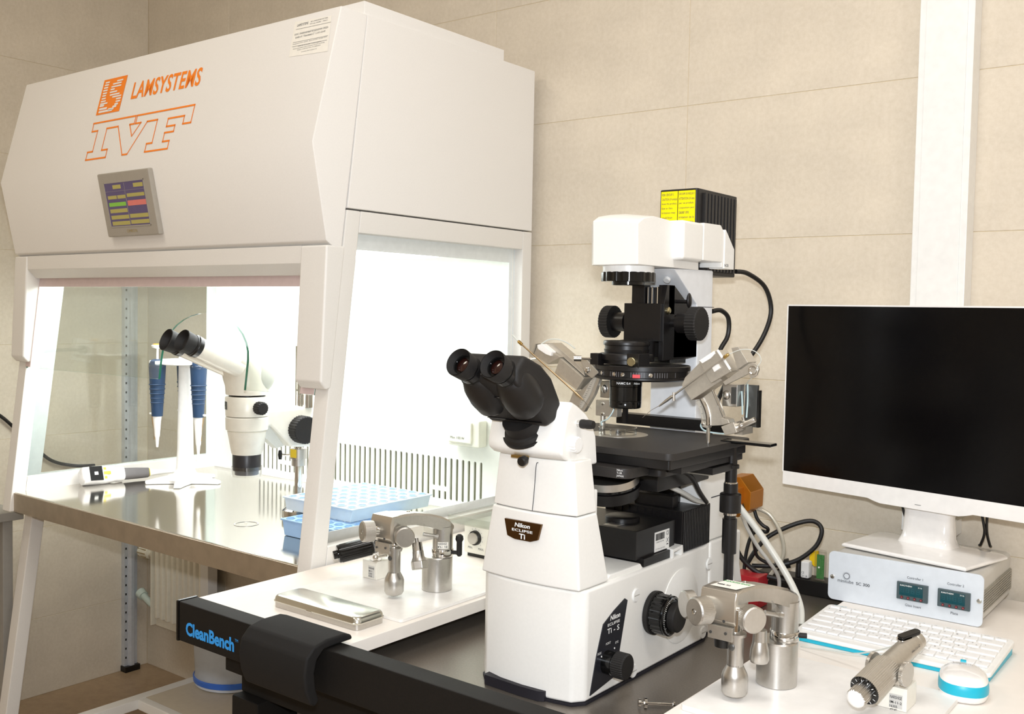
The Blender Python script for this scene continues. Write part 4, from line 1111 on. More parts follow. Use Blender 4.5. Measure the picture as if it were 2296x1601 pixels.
# ================================================================== joystick manipulators on the boards
M_plate = mat('white_base_plate', '#f1eeea', 0.35)
def base_plate(x0, x1, y0, y1, h, label):
    return solo('base_plate', MB().prism(rrect(x0, x1, y0, y1, 0.006), 'z', ZB+0.0002, ZB+h), M_plate, label, 'base plate', ((x0+x1)/2, (y0+y1)/2, ZB), 0.001)
base_plate(-1.492, -1.197, 1.247, 1.62, 0.006, 'thin white base plate under the manipulator near the silver tin')
base_plate(-0.640, -0.345, 1.225, 1.520, 0.008, 'thin white base plate in front of the keyboard')
def hull_arm(stations):
    rings = []
    for y, xl, xr, zb, zt in stations:
        r_ = min(0.004, (zt-zb)*0.3)
        rings.append([Vector((xl, y, zb)), Vector((xr, y, zb)), Vector((xr, y, zt-r_)), Vector((xr-r_, y, zt)), Vector((xl+r_, y, zt)), Vector((xl, y, zt-r_))])
    return MB().loft(rings)
def joystick_manipulator(loc, label, left):
    t = thing('joystick_manipulator', label, 'manipulator', loc, group='joystick manipulators on base plates')
    kw = dict(world=False)
    part('base_cylinder', MB().lathe((0, 0, 0), (0, 0, 1), [(0, 0.0285), (0.001, 0.0295), (0.064, 0.0295), (0.066, 0.0280)], 48), M_alu, t, **kw)
    up_ = part('column', MB().lathe((0.008, 0.006, 0.064), (0, 0, 1), [(0, 0.0195), (0.06, 0.0195)], 40), M_alu, t, **kw)
    part('clamp_ring', MB().lathe((0.008, 0.006, 0.066), (0, 0, 1), [(0, 0.0205), (0.001, 0.0212), (0.013, 0.0212), (0.014, 0.0205)], 40), M_chrome, up_, **kw)
    lv = part('clamp_lever', MB().cyl((0.026, 0.016, 0.073), (0.036, 0.021, 0.073), 0.004, n=12), M_blkr, up_, **kw)
    if left:
        part('lever_grip', MB().lathe((0.037, 0.022, 0.066), (0, 0, 1), [(0, 0.003), (0.003, 0.0055), (0.028, 0.0055), (0.033, 0.008), (0.040, 0.007), (0.043, 0.003)], 16), M_blkr, lv, **kw)
    arm = part('arm', hull_arm([(0.0245, 0.000, 0.016, 0.118, 0.121), (0.020, -0.008, 0.024, 0.118, 0.127), (0.008, -0.012, 0.0265, 0.118, 0.137), (-0.010, -0.016, 0.020, 0.119, 0.1465), (-0.030, -0.030, 0.008, 0.127, 0.1525), (-0.055, -0.050, -0.006, 0.133, 0.1555), (-0.075, -0.063, -0.013, 0.135, 0.1555), (-0.108, -0.071, -0.017, 0.136, 0.1540)]), M_alu, t, smooth=30, **kw)
    part('arm_screw', MB().lathe((-0.030, -0.052, 0.1555), (0, 0, 1), [(0, 0.0034), (0.0012, 0.0034), (0.0012, 0.0018), (0.0004, 0.001)], 14), M_screw, arm, **kw)
    blk = part('head_block', MB().prism([(-0.113, 0.112), (-0.113, 0.140), (-0.108, 0.1545), (-0.070, 0.1545), (-0.066, 0.104), (-0.106, 0.104)], 'x', -0.0705, -0.0165), M_steelb, t, 0.002, **kw)
    part('lower_block', MB().box(-0.058, -0.020, -0.112, -0.078, 0.084, 0.104), M_alud, blk, 0.001, **kw)
    part('under_screw', MB().lathe((-0.042, -0.095, 0.0705), (0, 0, 1), [(0, 0.012), (0.013, 0.013)], 20), M_blk, blk, **kw) if not left else None
    for x_, z_ in ((-0.033, 0.112), (-0.053, 0.093), (-0.030, 0.095)):
        part('block_screw', MB().lathe((x_, -0.1125, z_), (0, -1, 0), [(0, 0.0022), (0.0008, 0.0022), (0.0008, 0.001)], 10), M_mand, blk, **kw)
    # control knobs
    d1 = Vector((-0.42, -0.9, 0.03)).normalized()
    k1 = part('knob_shaft', MB().cyl(Vector((-0.052, -0.108, 0.124)), Vector((-0.052, -0.108, 0.124))+d1*0.016, 0.009, n=24), M_chrome, t, **kw)
    part('knob', knurl(Vector((-0.052, -0.108, 0.124))+d1*0.012, d1, 0.0198, 0.022, 60, 0.012, 0.002), M_alu, k1, smooth=25, **kw)
    e1 = Vector((-0.052, -0.108, 0.124))+d1*0.0342
    part('knob_screw', MB().lathe(e1, d1, [(0, 0.0042), (0.0004, 0.0042), (0.0004, 0.003), (-0.0004, 0.0015)], 16), M_screw, k1, **kw)
    if not left:
        part('knob', knurl((-0.088, -0.100, 0.123), (-0.6, -0.8, 0), 0.0200, 0.015, 60, 0.012, 0.002), M_alu, k1, smooth=25, **kw)
    d2 = Vector((0.83, -0.55, 0.0)).normalized()
    c2 = Vector((-0.012, -0.086, 0.118))
    k2 = part('knob_shaft', MB().cyl(c2-d2*0.012, c2+d2*0.012, 0.0085, n=24), M_chrome, t, **kw)
    part('knob', knurl(c2+d2*0.008, d2, 0.0190, 0.016, 60, 0.012, 0.002), M_alu, k2, smooth=25, **kw)
    # joystick
    jx, jy = -0.022, -0.096
    part('ball_joint', MB().ell((jx-0.001, jy, 0.099), (0.010, 0.010, 0.010)), M_chrome, t, **kw)
    js = part('joystick', MB().lathe((jx, jy, 0.004), (0, 0, 1), [(0.040, 0.0115), (0.086, 0.0115), (0.0865, 0.0150), (0.0905, 0.0150), (0.0915, 0.009)], 36), M_alu, t, **kw)
    part('joystick_grip', MB().lathe((jx, jy, 0.004), (0, 0, 1), [(0, 0.004), (0.0006, 0.010), (0.003, 0.0155), (0.008, 0.0182), (0.029, 0.0186), (0.034, 0.0170), (0.044, 0.0118)], 40), M_alu, js, **kw)
    part('lock_screw', MB().lathe((jx-0.0005, jy-0.0115, 0.076), (0, -1, 0), [(0, 0.0046), (0.001, 0.0046), (0.002, 0.003)], 18), M_mand, js, **kw)
    mb = MB()
    for k in range(9):
        a = math.radians(-130+k*11)
        d0 = Vector((math.cos(a), math.sin(a), 0))
        p = Vector((jx, jy, 0.0465))+d0*0.0117
        nn = Vector((-d0.y, d0.x, 0))*0.0002
        mb.add([p-nn, p+nn, p+nn+Vector((0, 0, 0.004)), p-nn+Vector((0, 0, 0.004))], [(0, 1, 2, 3)])
    part('scale_marks', mb, M_dtext, js, **kw)
    # second micrometer
    if left:
        a0, dd = Vector((0.002, -0.062, 0.110)), Vector((0.28, -0.12, -0.95)).normalized()
    else:
        a0, dd = Vector((0.006, -0.078, 0.108)), Vector((0.0, 0.0, -1.0))
    mm = part('micrometer', MB().lathe(a0, dd, [(0, 0.0035), (0.008, 0.0035), (0.008, 0.0095), (0.024, 0.0100)], 28), M_chrome if left else M_alu, t, **kw)
    if left:
        part('micrometer_thimble', MB().lathe(a0+dd*0.024, dd, [(0, 0.0105), (0.010, 0.0110), (0.018, 0.0145), (0.0185, 0.0148)], 28), M_alu, mm, **kw)
        part('hex_end', MB().lathe(a0+dd*0.0425, dd, [(0, 0.0158), (0.014, 0.0158), (0.0155, 0.0145)], 6), M_alu, mm, 0.001, smooth=20, **kw)
        part('lock_pin', MB().cyl((-0.048, -0.118, 0.076), (-0.030, -0.108, 0.080), 0.0022, n=10), M_screw, js, **kw)
        part('pin_head', MB().ell((-0.049, -0.119, 0.0755), (0.0055, 0.0055, 0.0055)), M_steelb, js, **kw)
    else:
        part('micrometer_thimble', MB().lathe(a0+dd*0.024, dd, [(0, 0.0098), (0.012, 0.0130), (0.026, 0.0138), (0.030, 0.012)], 28), M_alu, mm, **kw)
        part('knob_yoke', MB().prism([(-0.108, 0.098), (-0.108, 0.130), (-0.104, 0.134), (-0.098, 0.130), (-0.096, 0.098)], 'x', -0.020, -0.014), M_chrome, t, 0.001, **kw)
    # hanging protective film and side arm
    part('side_pin', MB().cyl((-0.006, -0.035, 0.112), (0.012, -0.012, 0.106), 0.004, n=14), M_alu, t, **kw)
    part('clear_wrap', MB().loft([[Vector((0.010+0.002*math.sin(k), -0.052+0.045*u, 0.137-0.030*u-0.012*v+0.002*math.sin(3*k))) for k, v in ((0, 0), (1, 1), (2, 1), (3, 0))] for u in (0, 0.25, 0.5, 0.75, 1)]), M_pet, t, **kw)
    if left:
        lb = MB()
        for k in range(7):
            a0_, a1_ = math.radians(-78+k*9), math.radians(-78+(k+1)*9)
            P_ = [(0.008+0.0197*math.cos(a), 0.006+0.0197*math.sin(a), z) for z in (0.083, 0.096) for a in (a0_, a1_)]
            lb.add(P_, [(0, 1, 3, 2)])
        part('maker_label', lb, M_label, up_, **kw)
        tx = text_mesh('NARISHIGE\nMTK-1  7108', Vector((0, 0, 0.0845)), (1, 0, 0), (0, 0, 1), width=0.019, height=0.0105, off=0.01)
        tx.v = [Vector((0.008+0.0199*math.cos(math.radians(-76)+p.x/0.0199), 0.006+0.0199*math.sin(math.radians(-76)+p.x/0.0199), p.z)) for p in tx.v]
        part('lettering', tx, M_btext, up_, **kw)
    else:
        lb = MB().add([(-0.062, -0.100, 0.1560), (-0.022, -0.100, 0.1560), (-0.010, -0.060, 0.1566), (-0.054, -0.060, 0.1566)], [(0, 1, 2, 3)])
        part('maker_label', lb, M_label, arm, **kw)
        part('lettering', text_mesh('NARISHIGE', (-0.055, -0.070, 0.1570), (1, 0, 0), (0, 1, 0), width=0.040, height=0.0055, off=0.02), mat('green_print', '#2fa84f', 0.5), arm, **kw)
        part('lettering', text_mesh('MM-92', (-0.056, -0.090, 0.1568), (1, 0, 0), (0, 1, 0), width=0.020, height=0.005, off=0.02), M_btext, arm, **kw)
    return t
joystick_manipulator((-0.569, 1.389, ZB+0.0082), 'silver joystick manipulator beside the keyboard, white label on its arm', False)
joystick_manipulator((-1.282, 1.434, ZB+0.0062), 'silver joystick manipulator behind the tin, between cabinet and microscope', True)

# ================================================================== injectors
M_cube = mat('ivory_magnet_stand', '#f3efe4', 0.35)
def magnet_stand(x0, x1, y0, y1, z0, z1, par, txt):
    ms = part('magnet_stand', MB().box(x0, x1, y0, y1, z0, z1), M_cube, par, 0.0012)
    xm = x0+(x1-x0)*0.44
    part('maker_label', MB().box(xm, xm+(x1-x0)*0.42, y0-0.0004, y0, z0+0.003, z1-0.010), M_alu if False else mat('silver_label', '#cfcdc8', 0.4), ms)
    zz = z1-0.0165
    for s_, h_ in txt:
        part('lettering', text_mesh(s_, (xm+0.001, y0-0.0006, zz), (1, 0, 0), (0, 0, 1), width=(x1-x0)*(0.38 if len(s_) > 5 else 0.24), height=h_, off=0.01), M_btext, ms)
        zz -= h_+0.0022
    return ms
t = thing('microinjector', 'silver fluted microinjector on a magnet stand in front of the mouse', 'microinjector', (-0.407, 1.42, ZB+0.008))
magnet_stand(-0.428, -0.386, 1.400, 1.445, ZB+0.0082, ZB+0.0405, t, [('NARISHIGE', 0.0045), ('IM-11-2', 0.0036), ('16305', 0.0036), ('CE', 0.004)])
f0, f1 = Vector((-0.4235, 1.335, 0.9010)), Vector((-0.3935, 1.472, 0.9455))
da = (f1-f0).normalized()
br_ = part('barrel', MB().lathe(f0+da*0.058, da, [(0, 0.0178), (0.012, 0.0165), (0.060, 0.0150), (0.0735, 0.0148), (0.074, 0.0143), (0.075, 0.0148), (0.084, 0.0145), (0.086, 0.0125)], 40), M_alud, t)
part('fluted_sleeve', knurl(f0, da, 0.0205, 0.060, 48, 0.02, 0.001), M_alud, br_, smooth=20)
part('scale_disc', MB().lathe(f0-da*0.002, da, [(0, 0.0190), (0.002, 0.0205), (0.003, 0.0205)], 40), M_blkg, br_)
x_, y_, d_ = frame(da)
mb = MB()
for k in range(12):
    a = 2*PI*k/12
    rd = x_*math.cos(a)+y_*math.sin(a)
    tn = (-x_*math.sin(a)+y_*math.cos(a))*0.0005
    p = f0-da*0.0024
    mb.add([p+rd*0.0148-tn, p+rd*0.0148+tn, p+rd*0.0184+tn, p+rd*0.0184-tn], [(0, 1, 2, 3)])
part('scale_marks', mb, M_wtext, br_)
fkn = part('fine_knob', knurl(f0-da*0.002, -da, 0.0135, 0.020, 22, 0.06, 0.001), M_alu, br_, smooth=20)
part('knob_end', MB().lathe(f0-da*0.0215, -da, [(0, 0.0125), (0.003, 0.0115), (0.006, 0.0080), (0.007, 0.003)], 28), mat('white_knob_end', '#f4f2f0', 0.35), fkn)
for sg in (-1, 1):
    side = Vector((da.y, -da.x, 0)).normalized()*sg
    c_ = f0+da*0.066+side*0.018+Vector((0, 0, -0.004))
    cr_ = part('clamp_wheel_shaft', MB().cyl(c_-side*0.010, c_+side*0.006, 0.0065, n=16), M_alu, br_)
    part('clamp_wheel', knurl(c_+side*0.004, side, 0.0170, 0.0055, 44, 0.03, 0.001), M_alu, cr_, smooth=25)
br2 = f0+da*0.066
part('hinge_bracket', MB().box(-0.414, -0.398, 1.405, 1.428, ZB+0.040, 0.906), M_steelb, t, 0.001)
part('hinge_screw', MB().lathe((-0.398, 1.414, 0.900), (1, 0, 0), [(0, 0.004), (0.002, 0.004), (0.003, 0.002)], 12), M_screw, t)
fn = f0+da*0.123+Vector((0, 0, 0.0155))
cock = part('stopcock', MB().prism(rrect(-0.006, 0.006, -0.020, 0.016, 0.005), 'z', 0, 0.004).xform(Matrix.Translation(fn) @ Matrix.Rotation(0.22, 4, 'X') @ Matrix.Rotation(-0.55, 4, 'Z')), M_blkg, br_, 0.001)
part('stopcock_rim', MB().prism(rrect(-0.0075, 0.0075, -0.0215, 0.000, 0.006), 'z', -0.003, -0.0005).xform(Matrix.Translation(fn) @ Matrix.Rotation(0.22, 4, 'X') @ Matrix.Rotation(-0.55, 4, 'Z')), M_chrome, cock)
part('barrel_text', text_mesh('IM-11-2', f0+da*0.098+Vector((0.0152, 0, 0.004)), da, (0, -0.1, 1), width=0.022, height=0.004), M_dtext, br_)
part('injector_tube', MB().tube([tuple(fn+Vector((-0.006, -0.004, 0.001))), (-0.43, 1.500, 0.920), (-0.50, 1.545, 0.879), (-0.56, 1.565, 0.866), (-0.607, 1.58, 0.857)], 0.0012, 6), M_tubing, t, smooth=60, label='thin translucent tube arching over the keyboard')

t = thing('microinjector', 'black-handled microinjector on a white magnet stand near the cabinet', 'microinjector', (-1.43, 1.42, ZB+0.006))
magnet_stand(-1.452, -1.412, 1.398, 1.446, ZB+0.0062, ZB+0.043, t, [('NARISHIGE', 0.0035), ('IM-11', 0.003), ('12304', 0.003), ('CE', 0.0035)])
f0, f1 = Vector((-1.462, 1.340, 0.9135)), Vector((-1.405, 1.430, 0.9340))
da = (f1-f0).normalized()
hb = part('handle', knurl(f0+da*0.006, da, 0.0185, 0.062, 26, 0.025, 0.002), M_blkg, t, smooth=20)
part('end_disc', MB().lathe(f0, da, [(0, 0.0165), (0.002, 0.0180), (0.006, 0.0180)], 36), M_blkg, hb)
part('end_button', MB().lathe(f0-da*0.009, da, [(0, 0.0075), (0.001, 0.0085), (0.010, 0.0085)], 24), M_blkg, hb)
part('scale_collar', MB().lathe(f0+da*0.068, da, [(0, 0.0165), (0.012, 0.0155), (0.012, 0.0100), (0.034, 0.0095)], 32), M_bk, hb)
mb = MB()
x_, y_, d_ = frame(da)
for k in range(40):
    a = 2*PI*k/40
    rd = x_*math.cos(a)+y_*math.sin(a)
    tn = (-x_*math.sin(a)+y_*math.cos(a))*0.0003
    p = f0+da*0.0705
    L_ = 0.004 if k % 5 == 0 else 0.0025
    mb.add([p+rd*0.0166-tn, p+rd*0.0166+tn, p+rd*0.0164+tn+da*L_, p+rd*0.0164-tn+da*L_], [(0, 1, 2, 3)])
part('scale_marks', mb, M_wtext, hb)
part('hinge_block', MB().box(-1.424, -1.404, 1.408, 1.428, 0.905, 0.930), M_steelb, t, 0.002)
part('clamp_drum', MB().cyl((-1.436, 1.420, 0.906), (-1.420, 1.404, 0.906), 0.013, n=28), M_steelb, t)
part('hinge_screw', MB().lathe((-1.4040, 1.410, 0.9120), (0.6, -0.8, 0), [(0, 0.006), (0.004, 0.006), (0.006, 0.003)], 14), M_steelb, t)
part('stand_switch', MB().ell((-1.453, 1.425, 0.877), (0.005, 0.004, 0.004)), M_blk, t)

# ================================================================== silver tin and knob box
t = thing('instrument_tin', 'long flat silver tin with rounded lid by the black arm rest', 'tin', (-1.33, 1.20, ZB))
part('tin_base', MB().prism(rrect(-1.443, -1.222, 1.165, 1.232, 0.010), 'z', ZB+0.0002, ZB+0.0115), M_alu, t, 0.0008)
mb = MB()
rings = []
for z_, i_ in ((0.0105, -0.0015), (0.0125, -0.002), (0.0135, -0.001), (0.0185, 0), (0.0215, 0.0018), (0.0228, 0.005)):
    rings.append([Vector((x, y, ZB+z_)) for x, y in rrect(-1.443+i_, -1.222-i_, 1.165+i_, 1.232-i_, 0.011)])
mb.loft(rings)
M_lid = mat('brushed_tin_lid', '#d3d2ca', 0.24, 1.0, noise=(8, 0.05))
part('lid', mb, M_lid, t)
part('latch', MB().box(-1.350, -1.336, 1.1625, 1.166, ZB+0.0095, ZB+0.0125), M_screw, t, 0.001)

M_ctl = mat('cream_instrument_housing', '#efece0', 0.35)
t = thing('knob_controller', 'small cream controller box with one dial behind the left manipulator', 'controller', (-1.36, 1.75, ZB))
part('housing', MB().box(-1.432, -1.250, 1.690, 1.850, ZB+0.008, ZB+0.076), M_ctl, t, 0.003)
part('base_strip', MB().box(-1.425, -1.257, 1.695, 1.845, ZB+0.0005, ZB+0.008), M_blk, t)
kd = part('dial_skirt', MB().lathe((-1.398, 1.690, ZB+0.045), (0, -1, 0), [(0, 0.0165), (0.006, 0.016)], 32), M_blk, t)
part('dial_cap', MB().lathe((-1.398, 1.684, ZB+0.045), (0, -1, 0), [(0, 0.013), (0.007, 0.0125), (0.0072, 0.011)], 32), M_alu, kd)
part('lettering', text_mesh('MIN.        MAX.', (-1.419, 1.6895, ZB+0.019), (1, 0, 0), (0, 0, 1), width=0.045), M_dtext, t)
mb = MB()
for k in range(11):
    a = math.radians(-45+27*k)
    c_, s_ = math.cos(a), math.sin(a)
    mb.add([(-1.398+c_*0.019-s_*0.0003, 1.6895, ZB+0.045+s_*0.019+c_*0.0003), (-1.398+c_*0.019+s_*0.0003, 1.6895, ZB+0.045+s_*0.019-c_*0.0003), (-1.398+c_*0.022+s_*0.0003, 1.6895, ZB+0.045+s_*0.022-c_*0.0003), (-1.398+c_*0.022-s_*0.0003, 1.6895, ZB+0.045+s_*0.022+c_*0.0003)], [(0, 1, 2, 3)])
part('dial_marks', mb, M_dtext, t)
t = thing('clear_plastic_tray', 'clear plastic tray standing across the cream controller box', 'tray', (-1.36, 1.72, ZB+0.076))
M_clr = glassmat('hazy_clear_plastic', '#f8f9f7', 1.0, 0.15)
part('tray_floor', MB().box(-1.455, -1.235, 1.660, 1.86, ZB+0.0765, ZB+0.0785), M_clr, t)
for bx_ in ((-1.455, -1.452, 1.660, 1.86), (-1.238, -1.235, 1.660, 1.86), (-1.455, -1.235, 1.660, 1.663), (-1.455, -1.235, 1.857, 1.86)):
    part('tray_wall', MB().box(*bx_, ZB+0.0785, ZB+0.094), M_clr, t)
# small chromed bolt on the steel top
t = thing('chromed_bolt', 'small chromed bolt with two collars lying at the bench front', 'bolt', (-0.733, 1.322, ZD))
b0, b1 = Vector((-0.752, 1.306, ZD+0.0085)), Vector((-0.712, 1.339, ZD+0.0060))
db = (b1-b0).normalized()
part('shank', MB().cyl(b0, b1, 0.0028, n=14), M_chrome, t)
part('collar', MB().cyl(b0-db*0.001, b0+db*0.003, 0.0062, n=18), M_chrome, t)
part('collar', MB().cyl(b0+db*0.008, b0+db*0.012, 0.0085, n=18), M_chrome, t)
part('collar', MB().cyl(b1, b1+db*0.003, 0.0060, n=18), M_chrome, t)
# ================================================================== inside the cabinet
ZT = 0.8472
M_sm = mat('warm_white_enamel', '#f0ecdf', 0.28)
M_smb = mat('pale_grey_cover', '#e0e0d8', 0.4)
t = thing('stereo_microscope', 'white stereo microscope on a pole stand inside the cabinet', 'microscope', (-2.036, 1.700, ZT))
sx, sy = -2.067, 1.582
part('stand_base', MB().lathe((-2.036, 1.724, ZT), (0, 0, 1), [(0, 0.040), (0.004, 0.042), (0.022, 0.042), (0.024, 0.039), (0.038, 0.020), (0.050, 0.013)], 36), M_chrome, t)
part('pole', MB().cyl((-2.036, 1.724, ZT+0.04), (-2.036, 1.724, 1.30), 0.010, n=20), M_chrome, t)
part('pole_clamp', MB().lathe((-2.036, 1.724, 0.985), (0, 0, 1), [(0, 0.018), (0.018, 0.018), (0.019, 0.022), (0.045, 0.022)], 28), M_alu, t)
wl = MB()
quad(wl, (-2.036, 1.7015, 1.012), (1, 0, 0), (0, 0, 1), -0.006, 0.018, -0.004, 0.018)
part('warning_sticker', wl, mat('yellow_sticker', '#e8c832', 0.5), t)
part('clamp_handle', MB().lathe((-2.075, 1.695, 1.012), (0, 0, 1), [(-0.012, 0.004), (0, 0.006), (0.012, 0.004)], 12), M_blk, t)
part('clamp_bolt', MB().cyl((-2.072, 1.698, 1.012), (-2.052, 1.713, 1.012), 0.003, n=10), M_screw, t)
arm = MB().loft([[Vector((x, y, z)) for x, y, z in r_] for r_ in (
    [(-2.095, 1.600, 1.085), (-2.040, 1.575, 1.085), (-2.040, 1.575, 1.132), (-2.095, 1.600, 1.132)],
    [(-2.082, 1.640, 1.098), (-2.028, 1.625, 1.098), (-2.028, 1.625, 1.138), (-2.082, 1.640, 1.138)],
    [(-2.070, 1.685, 1.040), (-2.010, 1.680, 1.040), (-2.010, 1.680, 1.140), (-2.070, 1.685, 1.140)],
    [(-2.070, 1.745, 1.035), (-2.005, 1.745, 1.035), (-2.005, 1.745, 1.142), (-2.070, 1.745, 1.142)])])
ra = part('focus_arm', arm, M_sm, t, 0.006, seg=3)
part('arm_gusset', MB().prism([(1.595, 1.085), (1.635, 1.098), (1.685, 1.040), (1.66, 1.035), (1.63, 1.06)], 'x', -2.070, -2.045), M_smb, ra, 0.002)
for sg in (-1, 1):
    k0 = Vector((-2.038+sg*0.030, 1.705, 1.085))
    part('focus_knob', knurl(k0, (sg, -0.15, 0), 0.036, 0.032, 30, 0.03, 0.002), M_blkr, ra, smooth=20)
part('post_stub', MB().cyl((-2.012, 1.735, 1.14), (-2.012, 1.735, 1.235), 0.016, n=24), M_chrome, ra)
part('mount_ring', MB().lathe((sx, sy, 1.086), (0, 0, 1), [(0, 0.046), (0.004, 0.0525), (0.034, 0.0535), (0.037, 0.051)], 44), M_sm, t)
part('ring_screw', MB().lathe((sx-0.043, sy-0.018, 1.108), (-0.9, -0.4, 0), [(0, 0.006), (0.006, 0.006), (0.007, 0.004)], 16), mat('pale_brass', '#c8bd98', 0.3, 1.0), t)
part('lens_cone', MB().lathe((sx, sy, 1.027), (0, 0, 1), [(0, 0.0365), (0.004, 0.0385), (0.058, 0.0485), (0.060, 0.047)], 44), M_sm, t)
ob = part('objective', MB().lathe((sx, sy, 0.986), (0, 0, 1), [(0, 0.0345), (0.001, 0.0355), (0.041, 0.0355), (0.042, 0.035)], 44), mat('dark_grey_objective', '#2e2d30', 0.35), t)
part('clear_cap', MB().lathe((sx, sy, 0.970), (0, 0, 1), [(0, 0.0372), (0.026, 0.0380), (0.026, 0.0370), (0.001, 0.0362)], 44, cap=False), M_pet, ob)
part('glass_face', MB().cyl((sx, sy, 0.975), (sx, sy, 0.986), 0.030, n=36), mat('grey_lens_face', '#6a6c72', 0.1), ob)
zb_ = part('zoom_body', MB().lathe((sx, sy, 1.1245), (0, 0, 1), [(0, 0.0520), (0.001, 0.0530), (0.046, 0.0545), (0.050, 0.052)], 44), M_sm, t)
part('zoom_knob', knurl((sx+0.053, sy-0.006, 1.148), (1, -0.1, 0), 0.0165, 0.022, 16, 0.06, 0.003), M_blkr, zb_, smooth=20)
nb = MB()
for k in range(6):
    a0_, a1_ = math.radians(-140+k*6.5), math.radians(-140+(k+1)*6.5)
    nb.add([(sx+0.0546*math.cos(a), sy+0.0546*math.sin(a), z) for z in (1.142, 1.162) for a in (a0_, a1_)], [(0, 1, 3, 2)])
part('name_plate', nb, M_blk, zb_)
tx = text_mesh('Nikon\nSMZ800', Vector((0, 0, 1.144)), (1, 0, 0), (0, 0, 1), width=0.025, height=0.015, off=0.01)
tx.v = [Vector((sx+0.0551*math.cos(math.radians(-136)+p.x/0.0551), sy+0.0551*math.sin(math.radians(-136)+p.x/0.0551), p.z)) for p in tx.v]
part('lettering', tx, M_wtext, zb_)
part('dark_joint', MB().cyl((sx, sy, 1.1735), (sx, sy, 1.1790), 0.045, n=36), M_blk, t)
hd_ = MB()
rings = []
for y0, z0, rx_, rz_, tl in ((0.0, 1.179, 0.053, 0.053, 0), (0.0, 1.205, 0.054, 0.055, 8), (-0.008, 1.235, 0.056, 0.057, 28), (-0.030, 1.262, 0.056, 0.047, 52), (-0.055, 1.272, 0.055, 0.032, 62)):
    ang = math.radians(tl)
    u_ = Vector((0, math.cos(ang), math.sin(ang)))
    rings.append([Vector((sx, sy+y0, z0))+Vector((1, 0, 0))*rx_*math.cos(a)+u_*rz_*math.sin(a) for a in [2*PI*k/28 for k in range(28)]])
hd_.loft(rings)
hh = part('eyepiece_head', hd_, M_sm, t, smooth=60)
part('side_cover', MB().ell((sx+0.030, sy+0.020, 1.232), (0.030, 0.038, 0.048)), M_smb, hh)
for sg in (-1, 1):
    a_ = Vector((sx+sg*0.026, sy-0.045, 1.252))
    b_ = Vector((sx-0.010+sg*0.0310, 1.418, 1.302))
    d_ = (b_-a_).normalized()
    tb = part('eyepiece_tube', MB().cyl(a_, b_, 0.0275, 0.0250, n=32), M_sm, t)
    part('eyepiece_ring', MB().lathe(b_, d_, [(-0.004, 0.0262), (0.008, 0.0272), (0.010, 0.0258), (0.014, 0.0258)], 32), M_blk, tb)
    part('rubber_eyecup', MB().lathe(b_+d_*0.012, d_, [(0, 0.0245), (0.030, 0.0275), (0.0315, 0.0265), (0.014, 0.0190), (0.010, 0.0005)], 32, cap=False), M_blkr, tb)

# pipette carousel and pipettes
M_stand = mat('white_moulded_plastic', '#fbfaf8', 0.35)
px0, py0 = -2.700, 1.832
t = thing('pipette_stand', 'white carousel pipette stand with five feet inside the cabinet', 'pipette stand', (px0, py0, ZT))
part('column', MB().lathe((px0, py0, ZT+0.012), (0, 0, 1), [(0, 0.056), (0.008, 0.052), (0.018, 0.034), (0.035, 0.0265), (0.10, 0.0245), (0.37, 0.0205), (0.405, 0.0195), (0.425, 0.017), (0.427, 0.008)], 32), M_stand, t, smooth=60)
for k in range(5):
    a = math.radians(-118+72*k)
    d0 = Vector((math.cos(a), math.sin(a), 0))
    n0 = Vector((-d0.y, d0.x, 0))
    P0 = Vector((px0, py0, ZT))
    r_ = [[P0+d0*u+n0*s_*w_+Vector((0, 0, z_)) for s_, z_ in ((-1, 0.0005), (1, 0.0005), (0.7, h_), (-0.7, h_))] for u, w_, h_ in ((0.03, 0.030, 0.026), (0.075, 0.018, 0.018), (0.118, 0.011, 0.010))]
    part('foot', MB().loft(r_), M_stand, t, 0.003, seg=3)
crs = MB()
crs.lathe((px0, py0, 1.216), (0, 0, 1), [(0, 0.070), (0.003, 0.080), (0.014, 0.082), (0.016, 0.078)], 40)
part('carousel_disc', crs, M_stand, t)
RV, FV = Vector((0.791, 0.611, 0)), Vector((-0.611, 0.791, 0))
spots = []
for off, fw in ((-0.074, -0.040), (-0.027, 0.075), (0.058, -0.055)):
    spots.append(Vector((px0, py0, 0))+RV*off+FV*fw)
for k in range(6):
    a = math.radians(20+60*k)
    p = Vector((px0+0.085*math.cos(a), py0+0.085*math.sin(a), 0))
    d0 = Vector((math.cos(a), math.sin(a), 0))
    n0 = Vector((-d0.y, d0.x, 0))
    for s_ in (-1, 1):
        r_ = [[Vector((px0, py0, 1.220))+d0*u+n0*(s_*v+w_)+Vector((0, 0, z_)) for w_, z_ in ((-0.004, 0), (0.004, 0), (0.004, 0.010), (-0.004, 0.010))] for u, v in ((0.058, 0.016), (0.085, 0.024), (0.106, 0.021))]
        part('holder_fork', MB().loft(r_), M_stand, t, 0.002)
part('clear_hook', MB().ell((spots[0].x, spots[0].y-0.004, 1.213), (0.028, 0.022, 0.012)), M_pet, t)
part('clear_hook', MB().ell((spots[2].x, spots[2].y-0.004, 1.213), (0.028, 0.022, 0.012)), M_pet, t)
M_navy = mat('navy_pipette_grip', '#27405f', 0.45)
caps = ('#f2a83a', '#f3c63e', '#e9d9a0')
plabels = ('blue-handled pipette hanging foremost, nearest the lying electronic pipette', 'blue-handled pipette half hidden behind the column of the stand', 'blue-handled pipette hanging nearest the stereo microscope')
